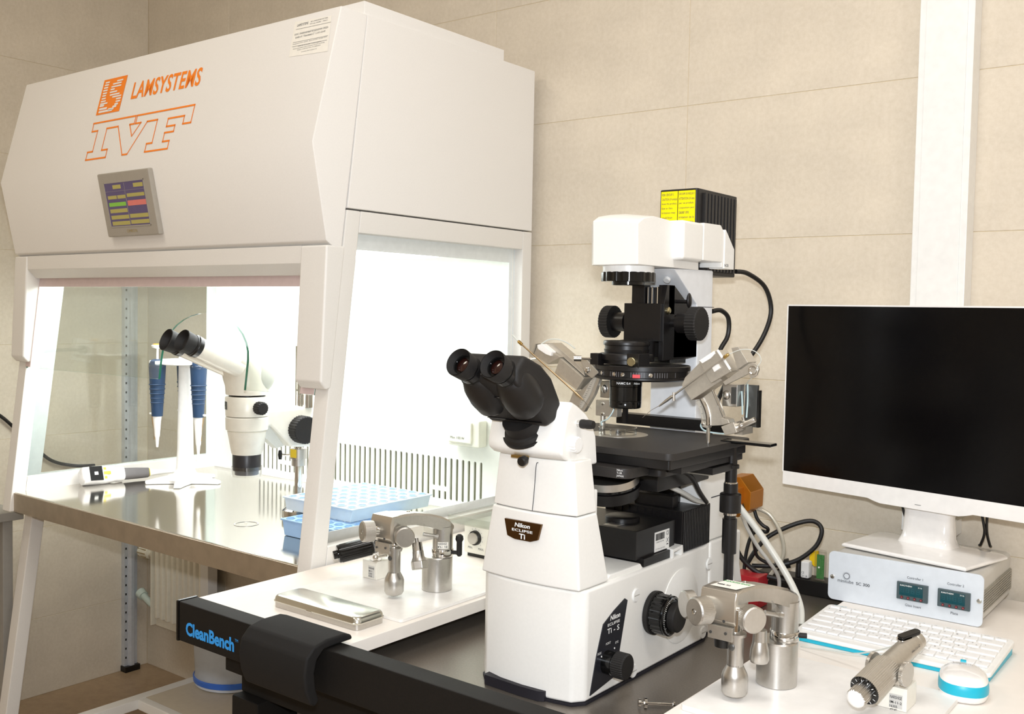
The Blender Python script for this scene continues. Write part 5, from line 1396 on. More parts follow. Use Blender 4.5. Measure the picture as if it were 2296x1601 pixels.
for i, p in enumerate(spots):
    tp_ = thing('pipette', plabels[i], 'pipette', (p.x, p.y, 0.965), group='pipettes on the carousel stand')
    d0 = (p-Vector((px0, py0, 0))).normalized()
    gr = part('grip', MB().lathe((p.x, p.y, 1.058), (0, 0, 1), [(0, 0.0165), (0.03, 0.0180), (0.10, 0.0225), (0.155, 0.0255), (0.170, 0.024), (0.176, 0.012)], 24), M_navy, tp_)
    for k in range(5):
        part('grip_ridge', MB().lathe((p.x, p.y, 1.098+0.014*k), (0, 0, 1), [(0, 0.0185+0.0012*k), (0.002, 0.0205+0.0012*k), (0.004, 0.0188+0.0012*k)], 24, cap=False), M_navy, gr)
    part('plunger', MB().cyl((p.x, p.y, 1.23), (p.x, p.y, 1.268), 0.0035, n=10), M_stand, tp_)
    pb = part('plunger_button', MB().lathe((p.x, p.y, 1.266), (0, 0, 1), [(0, 0.006), (0.004, 0.0165), (0.010, 0.018), (0.012, 0.014)], 24), M_stand, tp_)
    part('colour_cap', MB().cyl((p.x, p.y, 1.277), (p.x, p.y, 1.281), 0.0125, n=24), mat('cap_'+str(i), caps[i], 0.4), pb)
    part('barrel', MB().lathe((p.x, p.y, 0.940 if i == 2 else 0.962), (0, 0, 1), [(0, 0.0035), (0.03, 0.0062), (0.034, 0.0078), (0.075, 0.0108), (0.098 if i != 2 else 0.119, 0.0138)], 20), M_stand, tp_)
    if i == 2:
        part('tip_holder', MB().cyl((p.x, p.y, 0.922), (p.x, p.y, 0.941), 0.0062, n=16), M_stand, tp_)
    q_ = Vector((p.x, p.y, 0))+RV*(-0.014 if i < 2 else 0.014)
    part('ejector_wire', MB().tube([(q_.x, q_.y, 1.06), (q_.x, q_.y, 1.045), (p.x+(q_.x-p.x)*0.6, p.y+(q_.y-p.y)*0.6, 1.01), (p.x+(q_.x-p.x)*0.6, p.y+(q_.y-p.y)*0.6, 0.985)], 0.0022, 8), mat('tan_metal', '#c7ab86', 0.35, 1.0), tp_)
    part('finger_hook', MB().box(q_.x-0.012, q_.x+0.012, q_.y-0.005, q_.y+0.005, 1.062, 1.068), M_stand, tp_, 0.002)

# electronic pipette lying on the table
ep0, ed = Vector((-2.862, 1.600, ZT+0.0275)), Vector((0.055, 0.32, -0.010)).normalized()
t = thing('electronic_pipette', 'white and grey electronic pipette with black display lying on the table', 'pipette', (-2.855, 1.68, ZT))
M_epw = mat('pearl_plastic', '#eceaea', 0.35)
M_epg = mat('grey_soft_grip', '#6d6a6a', 0.6)
ev = Vector((0.88, -0.15, 0.45))
ev = (ev-ed*ev.dot(ed)).normalized()
eu = ed.cross(ev).normalized()
def epr(s, a, b, lift=0.0):
    c_ = ep0+ed*s+ev*lift
    return [c_+eu*a*math.copysign(abs(math.cos(q_))**0.6, math.cos(q_))+ev*b*math.copysign(abs(math.sin(q_))**0.6, math.sin(q_)) for q_ in [2*PI*k/24 for k in range(24)]]
eh = part('head', MB().loft([epr(-0.022, 0.018, 0.016), epr(-0.016, 0.0265, 0.0225), epr(0.045, 0.0275, 0.0235), epr(0.060, 0.0255, 0.0205), epr(0.080, 0.0215, 0.0175), epr(0.104, 0.0220, 0.0195), epr(0.108, 0.0200, 0.0180)]), M_epw, t, smooth=50)
qb = MB()
quad(qb, ep0+ed*0.000+ev*0.0232, ed, -eu, 0, 0.038, -0.0225, 0.0225, t=0.0012)
part('display', qb, mat('black_display_glass', '#100f0c', 0.5, spec=0.2), eh)
qb = MB()
quad(qb, ep0+ed*0.012+ev*0.0248, ed, -eu, 0.001, 0.012, -0.005, 0.005)
part('display_icon', qb, M_wtext, eh)
M_epy = mat('yellow_keys', '#f2dc3a', 0.45)
for s0, u0, a_, b_ in ((0.042, -0.018, 0.008, 0.008), (0.042, 0.010, 0.008, 0.008), (0.041, -0.005, 0.022, 0.010)):
    qb = MB()
    quad(qb, ep0+ed*s0+ev*0.0226, ed, -eu, 0, a_, u0, u0+b_, t=0.0012)
    part('key', qb, M_epy, eh, 0.0005)
part('grip', MB().loft([epr(0.106, 0.0175, 0.0165), epr(0.150, 0.0165, 0.0155, -0.001), epr(0.188, 0.0145, 0.0135, -0.002)]), M_epg, t, smooth=50)
part('collar', MB().loft([epr(0.188, 0.0130, 0.0120, -0.002), epr(0.191, 0.0130, 0.0120, -0.002)]), M_epy, t)
part('tip_cone', MB().loft([epr(0.191, 0.0125, 0.0115, -0.002), epr(0.203, 0.0095, 0.009, -0.003), epr(0.29, 0.0035, 0.0035, -0.004)]), M_stand, t, smooth=50)

# tube racks
M_rack = mat('light_blue_rack_plastic', '#9fc3ee', 0.4)
M_rackw = mat('pale_ice_blue_plastic', '#d9e8f7', 0.4)
def rack(x0, x1, y0, y1, z0, z1, nx, ny, label, mt, top):
    t = thing('tube_rack', label, 'tube rack', ((x0+x1)/2, (y0+y1)/2, z0), group='blue tube racks')
    part('rack_body', MB().prism([(x0+0.008, z0), (x1-0.008, z0), (x1, z1-0.004), (x0, z1-0.004)], 'y', y0+0.004, y1-0.004), mt, t, 0.002)
    part('top_plate', MB().box(x0-0.003, x1+0.003, y0, y1, z1-0.004, z1), top, t, 0.0015)
    wm = MB()
    gx, gy = (x1-x0)/nx, (y1-y0)/ny
    for i in range(nx):
        for j in range(ny):
            wm.lathe((x0+gx*(i+0.5), y0+gy*(j+0.5), z1), (0, 0, 1), [(0.0004, min(gx, gy)*0.34), (0.0016, min(gx, gy)*0.36), (0.0016, min(gx, gy)*0.28), (-0.002, min(gx, gy)*0.27)], 14, cap=False)
    part('well_rims', wm, mt, t)
    cp = MB()
    for i in range(nx):
        for j in range(ny):
            cp.cyl((x0+gx*(i+0.5), y0+gy*(j+0.5), z1-0.003), (x0+gx*(i+0.5), y0+gy*(j+0.5), z1+0.0003), min(gx, gy)*0.26, n=12)
    part('wells', cp, mat('deep_blue_well', '#6c9bd6', 0.5), t)
    return t
rack(-1.905, -1.700, 1.560, 1.815, ZT+0.0004, 0.888, 6, 8, 'lower light blue tube rack standing on the cabinet table', M_rack, M_rack)
rack(-1.985, -1.735, 1.632, 1.915, 0.8885, 0.922, 7, 8, 'upper pale blue tube rack lying on top of the lower rack', M_rackw, M_rackw)

# ================================================================== around and below the cabinet
t = thing('side_table', 'grey side table standing left of the cabinet', 'table', (-3.2, 1.1, 0))
M_gtab = mat('grey_table_top', '#9a9791', 0.45)
part('table_top', MB().box(-3.44, -2.985, 0.70, 1.466, 0.746, 0.772), M_gtab, t, 0.002)
for x_ in (-3.42, -3.03):
    for y_ in (0.73, 1.41):
        part('leg', MB().box(x_, x_+0.03, y_, y_+0.03, 0, 0.746), M_gtab, t, 0.002)
M_galv = mat('galvanised_steel', '#cdd2da', 0.4, 0.35, noise=(60, 0.06))
t = thing('perforated_upright', 'perforated steel shelving upright fixed to the wall behind the cabinet', 'shelf upright', (-3.44, 2.095, 0))
part('channel', MB().prism([(-3.4565, 2.068), (-3.436, 2.068), (-3.436, 2.083), (-3.424, 2.090), (-3.424, 2.103), (-3.436, 2.110), (-3.436, 2.122), (-3.4565, 2.122)], 'z', 0.010, 1.95), M_galv, t, 0.001)
hm = MB()
for k in range(54):
    hm.box(-3.4359, -3.4353, 2.0720, 2.0775, 0.05+0.035*k, 0.058+0.035*k)
part('slots', hm, M_btext, t)
part('plastic_foot', MB().box(-3.4565, -3.420, 2.064, 2.126, 0.0, 0.022), M_blk, t, 0.002)
M_rad = mat('white_radiator_paint', '#ece5d4', 0.35)
t = thing('radiator', 'white ribbed panel radiator under the cabinet on the rear wall', 'radiator', (-3.14, 2.13, 0.19))
part('rear_panel', MB().box(-3.325, -2.965, 2.130, 2.140, 0.19, 0.74), M_rad, t, 0.003)
for k in range(10):
    x_ = -3.312+0.0345*k
    part('rib', MB().prism([(x_, 2.131), (x_+0.006, 2.112), (x_+0.021, 2.112), (x_+0.027, 2.131)], 'z', 0.225, 0.715), M_rad, t, 0.003, seg=3)
part('top_grille', MB().box(-3.325, -2.965, 2.105, 2.16, 0.735, 0.745), M_rad, t)
part('edge_panel', MB().box(-3.3265, -3.3205, 2.108, 2.158, 0.195, 0.738), M_rad, t, 0.001)
for z_ in (0.25, 0.65):
    part('wall_bracket', MB().box(-3.28, -3.24, 2.138, 2.178, z_, z_+0.03), M_rad, t)
    part('wall_bracket', MB().box(-3.06, -3.02, 2.138, 2.178, z_, z_+0.03), M_rad, t)
vl = part('thermostat_head', MB().lathe((-3.335, 2.125, 0.462), (-1, 0, 0), [(0, 0.014), (0.012, 0.014), (0.014, 0.022), (0.060, 0.025), (0.072, 0.023), (0.074, 0.015)], 24), M_sock, t)
mb = MB()
for k in range(10):
    a = 2*PI*k/10
    mb.box(-3.405, -3.355, 2.125+0.0235*math.cos(a)-0.0015, 2.125+0.0235*math.cos(a)+0.0015, 0.462+0.0235*math.sin(a)-0.0015, 0.462+0.0235*math.sin(a)+0.0015)
part('grille_slots', mb, mat('tan_shadow_plastic', '#a8946a', 0.6), vl)
M_vlv = mat('pale_green_valve', '#cfdcd2', 0.35)
part('lockshield_valve', MB().tube([(-3.325, 2.128, 0.262), (-3.345, 2.126, 0.268), (-3.375, 2.124, 0.282), (-3.40, 2.124, 0.292)], 0.013, 12), M_vlv, t)
part('valve_cap', MB().lathe((-3.395, 2.124, 0.290), (-0.9, 0, 0.35), [(0, 0.018), (0.025, 0.020), (0.028, 0.015)], 18), M_vlv, t)
# low trolley with bin
M_shelf = mat('beige_shelf', '#d2c6b2', 0.55)
t = thing('low_shelf', 'low beige shelf on a white tube frame under the cabinet', 'shelf', (-2.3, 1.75, 0))
part('frame_tube', MB().box(-2.700, -2.660, 1.30, 2.06, 0.190, 0.220), M_white2, t, 0.003)
part('frame_tube', MB().box(-2.660, -1.90, 1.645, 1.672, 0.190, 0.220), M_white2, t, 0.003)
part('shelf_panel', MB().box(-2.660, -1.90, 1.672, 2.055, 0.200, 0.2195), M_shelf, t)
part('shelf_panel', MB().box(-2.660, -1.90, 1.31, 1.645, 0.120, 0.132), M_shelf, t)
for x_ in (-2.695, -1.95):
    for y_ in (1.33, 2.02):
        part('short_leg', MB().box(x_, x_+0.03, y_, y_+0.03, 0, 0.19), M_white2, t)
t = thing('plastic_bin', 'translucent round bin with a blue rim, partly behind the bench leg', 'bin', (-2.575, 1.930, 0.2205))
M_bin = mat('frosted_bin_plastic', '#e6ebf2', 0.35, trans=0.45)
part('bin_wall', MB().lathe((-2.575, 1.930, 0.2205), (0, 0, 1), [(0.03, 0.120), (0.20, 0.128), (0.20, 0.125), (0.032, 0.117)], 40, cap=False), M_bin, t)
part('bin_base', MB().lathe((-2.575, 1.930, 0.2205), (0, 0, 1), [(0, 0.112), (0.004, 0.121), (0.03, 0.122)], 40), mat('frosted_white', '#d8dde6', 0.4), t)
part('blue_rim', MB().lathe((-2.575, 1.930, 0.2205), (0, 0, 1), [(0.012, 0.1225), (0.014, 0.1255), (0.028, 0.1265), (0.031, 0.123)], 40, cap=False), mat('royal_blue_rim', '#3f74d8', 0.4), t)
solo('wall_cable', MB().tube([(-3.42, 0.985, 1.338), (-3.425, 1.05, 1.328), (-3.44, 1.22, 1.270), (-3.44, 1.42, 1.160), (-3.44, 1.55, 1.062), (-3.44, 1.609, 1.014), (-3.44, 1.645, 0.981), (-3.44, 1.744, 0.878), (-3.44, 1.80, 0.835), (-3.44, 1.88, 0.812), (-3.44, 1.95, 0.806)], 0.006, 8), M_cable, 'black cable sagging along the wall left of the cabinet', 'cable', (-3.44, 1.7, 0.8), smooth=60)

t = thing('wall_socket', 'white wall socket on the left wall where the black cable ends', 'socket', (-3.457, 0.98, 1.34))
part('socket_plate', MB().box(-3.457, -3.447, 0.94, 1.02, 1.30, 1.38), M_wplast, t, 0.002)
part('socket_insert', MB().cyl((-3.447, 0.98, 1.34), (-3.4465, 0.98, 1.34), 0.022, n=24), M_wplast, t)
part('plug', MB().lathe((-3.447, 0.985, 1.34), (1, 0, 0), [(0, 0.018), (0.02, 0.016), (0.03, 0.008)], 18), M_blk, t)
# ================================================================== right-hand board: controller, monitor, keyboard, mouse
M_case = mat('light_grey_case', '#d5d3ce', 0.4, 0.3)
M_front = mat('pale_blue_grey_front', '#dfe5ec', 0.4)
t = thing('temperature_controller', 'pale grey temperature controller box under the monitor stand', 'controller', (-0.541, 2.02, ZB))
part('case', MB().prism(rrect(-0.676, -0.406, ZB+0.003, ZB+0.093, 0.010), 'y', 1.909, 2.147), M_case, t, 0.001)
fr_ = part('front_panel', MB().prism([(x, z) for x, z in rrect(-0.681, -0.401, ZB+0.0008, ZB+0.0950, 0.010)], 'y', 1.904, 1.9095), M_front, t, 0.001)
sd_ = part('side_extrusion', MB().box(-0.4065, -0.4035, 1.912, 2.145, ZB+0.022, ZB+0.062), mat('ribbed_grey_profile', '#a9a69c', 0.4, 0.5), t)
for k in range(8):
    part('side_rib', MB().box(-0.4036, -0.4022, 1.912, 2.145, ZB+0.024+0.0048*k, ZB+0.0264+0.0048*k), mat('ribbed_grey_profile', '#a9a69c', 0.4, 0.5), sd_)
def fpt(s, x, z, wd, h=None, off=0.0, mt=M_dtext, par=None, y=1.9034):
    return part('lettering', text_mesh(s, (x, y, z), (1, 0, 0), (0, 0, 1), width=wd, height=h, off=off), mt, par or fr_)
fpt('minitube', -0.662, 0.8895, 0.0305, 0.0062)
fpt('SC 300', -0.6265, 0.8892, 0.026, 0.0056, 0.012)
mb = MB().lathe((-0.645, 1.9036, 0.9030), (0, -1, 0), [(0, 0.0060), (0.0003, 0.0060), (0.0003, 0.0051), (0, 0.0051)], 28, cap=False)
for k in range(22):
    a = 2*PI*k/22
    mb.cyl((-0.645+0.0074*math.cos(a), 1.9036, 0.903+0.0074*math.sin(a)), (-0.645+0.0074*math.cos(a), 1.9032, 0.903+0.0074*math.sin(a)), 0.00035, n=6)
part('round_logo', mb, M_dtext, fr_)
fpt('Controller 1', -0.5325, 0.9185, 0.0280, 0.0045)
fpt('Controller 2', -0.4620, 0.9200, 0.0285, 0.0045)
fpt('Glass Insert', -0.5345, 0.8665, 0.0285, 0.0045)
fpt('Plate', -0.4545, 0.8675, 0.0125, 0.0045)
M_eu = mat('slate_grey_bezel', '#4d5a5e', 0.4)
for x0 in (-0.5495, -0.4770):
    eu_ = part('digital_controller', MB().box(x0, x0+0.0555, 1.8985, 1.9045, 0.8790, 0.9115), M_eu, t, 0.001)
    dsp = MB().box(x0+0.005, x0+0.047, 1.8980, 1.8987, 0.8875, 0.9085)
    part('display', dsp, mat('dark_teal_display', '#1d4a52', 0.12), eu_)
    mb = MB()
    for k in range(4):
        cx_ = x0+0.0105+0.0095*k
        for bx_ in ((cx_-0.0022, cx_+0.0022, 0.8930, 0.8936), (cx_-0.0022, cx_+0.0022, 0.8968, 0.8974), (cx_-0.0022, cx_+0.0022, 0.9006, 0.9012), (cx_-0.0025, cx_-0.0019, 0.8930, 0.9012), (cx_+0.0019, cx_+0.0025, 0.8930, 0.9012)):
            mb.box(bx_[0], bx_[1], 1.8976, 1.8980, bx_[2], bx_[3])
    part('unlit_segments', mb, mat('unlit_segment', '#2a6570', 0.3), eu_)
    fpt('EUROTHERM', x0+0.0065, 0.9045, 0.021, 0.0028, 0.015, M_wtext, eu_, 1.8977)
    fpt('3116', x0+0.0385, 0.9045, 0.007, 0.0026, 0.015, M_wtext, eu_, 1.8977)
    for k in range(4):
        kb_ = MB().cyl((x0+0.010+0.0115*k, 1.8985, 0.8835), (x0+0.010+0.0115*k, 1.8968, 0.8835), 0.0026, n=14)
        part('push_button', kb_, mat('dark_red_button', '#5b2f33', 0.4), eu_)
        part('button_mark', MB().box(x0+0.009+0.0115*k, x0+0.011+0.0115*k, 1.8964, 1.8968, 0.8826, 0.8844), mat('red_mark', '#c0555a', 0.5), eu_)
for x_, z_ in ((-0.6725, 0.8975), (-0.4075, 0.9000)):
    part('panel_screw', MB().lathe((x_, 1.904, z_), (0, -1, 0), [(0, 0.0042), (0.0012, 0.0042), (0.002, 0.0025)], 16), M_screw, t)
for x_ in (-0.66, -0.42):
    for y_ in (1.925, 2.13):
        part('rubber_foot', MB().cyl((x_, y_, ZB+0.0003), (x_, y_, ZB+0.0032), 0.007, n=14), M_blk, t)

# monitor
mz = ZB+0.0955
rotm = -math.atan2(0.1857, 0.9826)
t = thing('monitor', 'white framed monitor with black screen on the controller box', 'monitor', (-0.533, 2.035, mz), rotm)
kw = dict(world=False)
bs = [(-0.123, -0.107), (0.123, -0.107), (0.132, 0.050), (0.112, 0.068), (-0.112, 0.068), (-0.132, 0.050)]
rings = [[Vector((x*k, y*k, z)) for x, y in bs] for z, k in ((0, 0.985), (0.002, 1.0), (0.005, 1.0), (0.0075, 0.97), (0.0125, 0.55), (0.014, 0.30))]
part('stand_base', MB().loft(rings), M_wgloss, t, 0.001, smooth=30, **kw)
nk = [[Vector((x*w_, y*d_+o_, z)) for x, y in rrect(-0.5, 0.5, -0.5, 0.5, 0.25, 4)] for z, w_, d_, o_ in ((0.006, 0.130, 0.085, 0.002), (0.012, 0.108, 0.066, 0.002), (0.028, 0.096, 0.050, 0.004), (0.07, 0.092, 0.040, 0.004), (0.20, 0.090, 0.034, 0.004))]
part('neck', MB().loft(nk), M_wgloss, t, smooth=40, **kw)
z0 = -mz
fy = -0.041
fp = [(-0.300, 1.0410), (-0.105, 1.0405), (-0.092, 1.0365), (-0.078, 1.0335), (0.078, 1.0335), (0.092, 1.0365), (0.105, 1.0405), (0.300, 1.0410), (0.3015, 1.0425), (0.3015, 1.070), (-0.3015, 1.070), (-0.3015, 1.0425)]
part('chin', MB().prism([(x, z+z0) for x, z in fp], 'y', fy-0.006, fy+0.016), M_wgloss, t, 0.0015, **kw)
part('back_shell', MB().loft([[Vector((x*k, y, 1.246+z0+(zz-1.246)*k)) for x, zz in ((-0.303, 1.06), (0.303, 1.06), (0.303, 1.4265), (-0.303, 1.4265))] for y, k in ((fy, 1), (fy+0.012, 1), (fy+0.030, 0.8), (fy+0.042, 0.45))]), M_wgloss, t, 0.002, **kw)
part('screen', MB().box(-0.3005, 0.3005, fy-0.0045, fy+0.002, 1.0695+z0, 1.4235+z0), mat('black_screen_glass', '#060506', 0.22, spec=0.3), t, **kw)
part('bezel_strip', MB().box(-0.3035, -0.3005, fy-0.005, fy+0.012, 1.068+z0, 1.4265+z0), M_wgloss, t, **kw)
part('bezel_strip', MB().box(0.3005, 0.3035, fy-0.005, fy+0.012, 1.068+z0, 1.4265+z0), M_wgloss, t, **kw)
part('bezel_strip', MB().box(-0.3035, 0.3035, fy-0.005, fy+0.012, 1.4235+z0, 1.4265+z0), M_wgloss, t, **kw)
part('status_light', MB().box(-0.006, 0.006, fy-0.0066, fy-0.0058, 1.0425+z0, 1.0432+z0), M_dtext, t, **kw)

# keyboard
M_key = mat('white_key_cap', '#f5f4f3', 0.4)
M_teal = mat('turquoise_plastic', '#22b4cf', 0.35)
kx0, kx1, ky0, ky1 = -0.639, -0.327, 1.619, 1.797
t = thing('keyboard', 'white compact keyboard with turquoise underside edge', 'keyboard', ((kx0+kx1)/2, (ky0+ky1)/2, ZB))
def wedge(x0, x1, y0, y1, zf0, zr0, zf1, zr1, r=0.010):
    pl_ = rrect(x0, x1, y0, y1, r)
    f_ = lambda y, a, b: a+(b-a)*(y-y0)/(y1-y0)
    return MB().loft([[Vector((x, y, f_(y, zf0, zr0))) for x, y in pl_], [Vector((x, y, f_(y, zf1, zr1))) for x, y in pl_]])
part('underside', wedge(kx0+0.002, kx1-0.002, ky0+0.002, ky1-0.002, ZB+0.0003, ZB+0.0003, ZB+0.0065, ZB+0.013), M_teal, t, 0.001)
part('top_case', wedge(kx0, kx1, ky0, ky1, ZB+0.0065, ZB+0.013, ZB+0.0140, ZB+0.0225), M_wplast, t, 0.0025, seg=3)
zk = lambda y: ZB+0.0138+(0.0225-0.0140)*(y-ky0)/(ky1-ky0)
key_me = {}
def key(x, y, w_, d_):
    kk = (round(w_, 4), round(d_, 4))
    if kk not in key_me:
        mb = MB()
        a, b = w_/2-0.0009, d_/2-0.0009
        mb.loft([[Vector((sx_*a, sy_*b, 0)) for sx_, sy_ in ((-1, -1), (1, -1), (1, 1), (-1, 1))], [Vector((sx_*(a-0.0008), sy_*(b-0.0008), 0.0034)) for sx_, sy_ in ((-1, -1), (1, -1), (1, 1), (-1, 1))]])
        key_me[kk] = mesh_of('key', mb, M_key, 0.0006, seg=1)
    o = bpy.data.objects.new('key', key_me[kk])
    COL.objects.link(o)
    o.parent = t
    o.location = Vector((x, y, zk(y)))-t.location
U = (kx1-kx0-0.016)/15.0
leg_mb = MB()
rowsK = [
    (ky1-0.0165, 0.0125, [('Esc', 1)]+[('F%d' % i, 1) for i in range(1, 13)]+[('PrtSc', 1), ('Del', 1)]),
    (ky1-0.0400, 0.0260, [(c_, 1) for c_ in '`1234567890-=']+[('Backspace', 2)]),
    (ky1-0.0660, 0.0260, [('Tab', 1.5)]+[(c_, 1) for c_ in 'QWERTYUIOP[]']+[('\\', 1.5)]),
    (ky1-0.0920, 0.0260, [('Caps', 1.75)]+[(c_, 1) for c_ in "ASDFGHJKL;'"]+[('Enter', 2.25)]),
    (ky1-0.1180, 0.0260, [('Shift', 2.25)]+[(c_, 1) for c_ in 'ZXCVBNM,./']+[('Shift', 1.75), ('up', 1)]),
    (ky1-0.1440, 0.0260, [('Ctrl', 1.25), ('Fn', 1), ('Win', 1), ('Alt', 1.25), ('', 5.5), ('Alt', 1), ('Ctrl', 1), ('Home', 1), ('lt', 1), ('dn', 1)]),
]
rus = dict(zip("QWERTYUIOP[]ASDFGHJKL;'ZXCVBNM,./", 'ЙЦУКЕНГШЩЗХЪФЫВАПРОЛДЖЭЯЧСМИТЬБЮ.'))
for y, d_, ks in rowsK:
    x = kx0+0.008
    tot = sum(k_[1] for k_ in ks)
    u_ = U*15.0/tot
    for s_, w_ in ks:
        key(x+u_*w_/2, y, u_*w_, d_)
        if s_:
            big = 0.0035 if len(s_) == 1 else 0.0022
            wd_ = min(u_*w_*0.7, 0.0026*len(s_) if len(s_) == 1 else 0.0017*len(s_))
            q_ = text_mesh(s_, (x+0.004, y+(0.0015 if d_ > 0.02 else -0.001), zk(y)+0.0037), (1, 0, 0), (0, 1, 0.045), width=wd_, height=big)
            leg_mb.add(q_.v, q_.f)
            if s_ in rus:
                q_ = text_mesh(rus[s_], (x+u_*w_-0.0075, y-0.0065, zk(y)+0.0036), (1, 0, 0), (0, 1, 0.045), width=0.0026, height=0.0030)
                leg_mb.add(q_.v, q_.f)
        x += u_*w_
part('key_legends', leg_mb, mat('light_grey_legend', '#8d8b8c', 0.6), t)
part('key_legends', text_mesh('logitech', (kx0+0.012, ky1-0.0085, zk(ky1-0.008)+0.0008), (1, 0, 0), (0, 1, 0.045), width=0.022), M_teal, t)

# mouse
t = thing('mouse', 'white computer mouse with a turquoise band beside the keyboard', 'mouse', (-0.350, 1.555, ZB), math.radians(14))
def mring(z, k, kw_=1.0, yo=0.0):
    out = []
    for i in range(36):
        a = 2*PI*i/36
        cx_, sx_ = math.cos(a), math.sin(a)
        wd_ = 0.034*(1+0.10*(-sx_))*kw_
        out.append(Vector((wd_*math.copysign(abs(cx_)**0.8, cx_)*k, 0.053*math.copysign(abs(sx_)**0.85, sx_)*k+yo, z)))
    return out
part('base', MB().loft([mring(0.0004, 0.90), mring(0.004, 0.97), mring(0.010, 1.0), mring(0.0115, 1.0)]), M_wgloss, t, smooth=50, **kw)
part('turquoise_band', MB().loft([mring(0.0112, 1.002), mring(0.017, 1.005), mring(0.023, 0.985), mring(0.0265, 0.955)]), M_teal, t, smooth=50, **kw)
part('top_shell', MB().loft([mring(0.026, 0.962), mring(0.029, 0.925), mring(0.033, 0.80, yo=-0.002), mring(0.0355, 0.60, yo=-0.004), mring(0.0370, 0.32, yo=-0.006), mring(0.0374, 0.03, yo=-0.006)]), M_wgloss, t, smooth=60, **kw)
part('scroll_wheel', MB().cyl((-0.004, 0.046, 0.0285), (0.004, 0.046, 0.0285), 0.0062, n=20), M_teal, t, **kw)
tx = text_mesh('Logitech', Vector((-0.014, 0.012, 0.0378)), (1, 0, 0), (0, 1, 0), width=0.026)
part('lettering', tx, mat('light_grey_legend', '#8d8b8c', 0.6), t, **kw)

# ================================================================== clutter behind the microscope
solo('power_strip', MB().box(-0.905, -0.690, 2.078, 2.128, ZD+0.0005, ZD+0.034), M_blk, 'black power strip against the wall beside the controller', 'power strip', (-0.79, 2.10, ZD), 0.003)
t = thing('plug_adapter', 'small white plug adapter standing in the power strip', 'adapter', (-0.772, 2.09, ZD+0.0345))
ad_ = part('adapter_body', MB().box(-0.806, -0.787, 2.081, 2.103, ZD+0.035, ZD+0.072), M_wplast, t, 0.004)
part('plug_neck', MB().lathe((-0.8140, 2.092, ZD+0.035), (0, 0, 1), [(0, 0.007), (0.028, 0.006), (0.036, 0.004)], 14), M_blk, t)
part('lettering', text_mesh('CE\n5V 1A', (-0.803, 2.0806, ZD+0.038), (1, 0, 0), (0, 0, 1), width=0.013, height=0.012), M_dtext, ad_)
solo('plastic_tag', MB().prism([(-0.799, 0.877), (-0.792, 0.8900), (-0.780, 0.8920), (-0.778, 0.8600), (-0.786, 0.856), (-0.797, 0.864)], 'y', 2.112, 2.120), mat('yellow_tag_plastic', '#f0c818', 0.4), 'yellow plastic tag leaning on the wall above the power strip', 'tag', (-0.788, 2.116, 0.856), 0.001)
t = thing('circuit_board_stick', 'green circuit board in a clear case beside the controller', 'circuit board', (-0.766, 2.09, ZD+0.0345))
part('board', MB().box(-0.7735, -0.7575, 2.090, 2.092, ZD+0.038, ZD+0.090), mat('circuit_green', '#4f8a4c', 0.4, noise=(300, 0.2)), t)
part('clear_case', MB().box(-0.777, -0.754, 2.084, 2.098, ZD+0.0350, ZD+0.100), M_pet, t, 0.003)
part('case_pin', MB().lathe((-0.766, 2.0838, ZD+0.064), (0, -1, 0), [(0, 0.002), (0.001, 0.002)], 10), M_wplast, t)
t = thing('lamp_filter_box', 'gold anodised faceted box mounted behind the microscope column', 'housing', (-0.87, 1.93, 1.02))
M_gold = mat('gold_anodised', '#b9741c', 0.35, 0.55)
gp = [(-0.897, 1.067), (-0.869, 1.069), (-0.845, 1.040), (-0.846, 1.004), (-0.872, 0.985), (-0.897, 0.990)]
part('faceted_housing', MB().prism(gp, 'y', 1.900, 1.965), M_gold, t, 0.0015)
part('mount_neck', MB().box(-0.905, -0.86, 1.845, 1.905, 1.00, 1.05), M_gold, t, 0.001)
M_red = mat('red_plastic', '#b0262e', 0.35)
solo('red_box', MB().box(-0.885, -0.825, 1.905, 1.955, ZD+0.0005, ZD+0.066), M_red, 'small red plastic box behind the joystick manipulator', 'box', (-0.855, 1.93, ZD), 0.002)
def cable(name, pts, r, mt, label, cat='cable', n=10):
    p = Vector(pts[-1])
    return solo(name, MB().tube(pts, r, n), mt, label, cat, (p.x, p.y, p.z), smooth=60)
loop_ = cable('power_cable', [(-0.88, 1.965, 0.87), (-0.862, 1.97, 0.905), (-0.842, 1.99, 0.935), (-0.80, 2.02, 0.962), (-0.765, 2.035, 0.972), (-0.745, 2.035, 0.958), (-0.752, 2.03, 0.925), (-0.778, 2.02, 0.896), (-0.805, 2.01, 0.880), (-0.83, 2.00, 0.872), (-0.875, 1.985, 0.868)], 0.0048, M_cable, 'thick black cable rising in a wide loop before the wall')
part('ferrite_choke', MB().cyl((-0.828, 2.000, 0.8725), (-0.802, 2.010, 0.8815), 0.0105, n=16), M_blk, loop_, label='black ferrite choke')
cable('power_cable', [(-0.895, 1.92, 0.96), (-0.885, 1.93, 0.91), (-0.865, 1.94, 0.88), (-0.835, 1.95, 0.862), (-0.80, 1.96, 0.856), (-0.785, 1.975, 0.845), (-0.79, 2.0, 0.83), (-0.82, 2.02, 0.815)], 0.0052, M_cable, 'black cable curving down just above the red box')
cable('signal_cable', [(-0.872, 1.975, 1.000), (-0.862, 1.972, 0.975), (-0.848, 1.97, 0.962), (-0.838, 1.975, 0.955), (-0.845, 1.985, 0.945), (-0.86, 1.985, 0.945), (-0.875, 1.98, 0.935), (-0.884, 1.975, 0.90), (-0.886, 1.97, 0.85), (-0.88, 1.97, 0.805)], 0.0038, M_cable, 'thin dark cable with a small twist under the gold box')
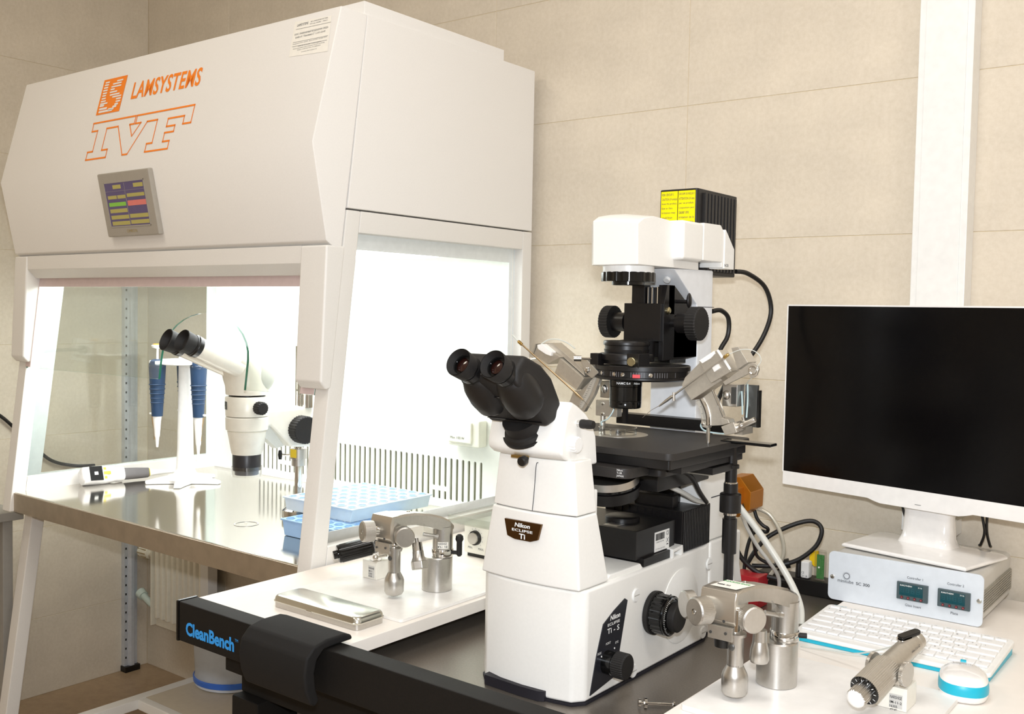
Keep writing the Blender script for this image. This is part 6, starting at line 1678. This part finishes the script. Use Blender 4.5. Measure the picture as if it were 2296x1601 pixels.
cable('signal_cable', [(-0.868, 1.895, 1.03), (-0.858, 1.90, 1.00), (-0.850, 1.915, 0.965), (-0.848, 1.93, 0.93), (-0.846, 1.945, 0.90), (-0.825, 1.96, 0.885), (-0.80, 1.97, 0.878), (-0.79, 1.99, 0.85), (-0.80, 2.0, 0.81)], 0.0036, M_cable, 'thin dark cable dropping across the face of the gold box')
M_clrc = mat('clear_jacket_cable', '#cfc9b8', 0.25, 0.3)
cable('clear_cable', [(-0.86, 1.97, 0.995), (-0.835, 1.975, 0.985), (-0.815, 1.98, 0.955), (-0.806, 1.985, 0.92), (-0.81, 1.985, 0.89), (-0.83, 1.985, 0.86), (-0.85, 1.98, 0.83), (-0.86, 1.98, 0.803)], 0.0042, M_clrc, 'clear-jacketed cable arching below the gold box')
M_hose = mat('milky_hose', '#e4e3da', 0.3, trans=0.15)
cable('white_hose', [(-0.800, 1.71, 1.065), (-0.768, 1.70, 1.039), (-0.740, 1.70, 1.010), (-0.704, 1.70, 0.967), (-0.678, 1.70, 0.931), (-0.662, 1.70, 0.902), (-0.655, 1.70, 0.880), (-0.650, 1.69, 0.8585)], 0.0062, M_hose, 'thick milky hose running down to the board by the keyboard', 'hose', 12)
cable('grey_cable', [(-0.845, 1.86, 1.0), (-0.835, 1.87, 0.97), (-0.825, 1.90, 0.93), (-0.81, 1.92, 0.90), (-0.80, 1.95, 0.86), (-0.81, 1.97, 0.805)], 0.004, mat('light_grey_cable', '#cfcdc6', 0.5), 'light grey cable between the column and the milky hose')
cable('white_cable', [(-0.775, 1.66, 0.97), (-0.768, 1.66, 0.92), (-0.758, 1.66, 0.86), (-0.750, 1.67, 0.803)], 0.0028, M_wplast, 'thin white cable beside the black stage drive rod')
cable('monitor_cable', [(-0.600, 2.075, 1.05), (-0.592, 2.075, 1.01), (-0.578, 2.08, 0.975), (-0.575, 2.10, 0.953), (-0.575, 2.13, 0.95)], 0.0026, M_cable, 'thin black cable left of the monitor neck')
cable('monitor_cable', [(-0.455, 2.10, 1.06), (-0.452, 2.105, 1.02), (-0.447, 2.11, 0.985), (-0.455, 2.12, 0.958), (-0.462, 2.14, 0.951)], 0.0026, M_cable, 'thin dark cable right of the monitor neck, nearer to it')
cable('monitor_cable', [(-0.435, 2.10, 1.06), (-0.442, 2.105, 1.02), (-0.444, 2.115, 0.985), (-0.440, 2.125, 0.958), (-0.442, 2.145, 0.951)], 0.0026, M_cable, 'thin black cable right of the monitor neck, farther from it')
cable('sleeved_cable', [(-0.505, 2.13, 1.000), (-0.480, 2.132, 1.015), (-0.455, 2.135, 1.030), (-0.43, 2.14, 1.040)], 0.0042, M_clrc, 'silvery sleeved cable crossing behind the monitor neck')
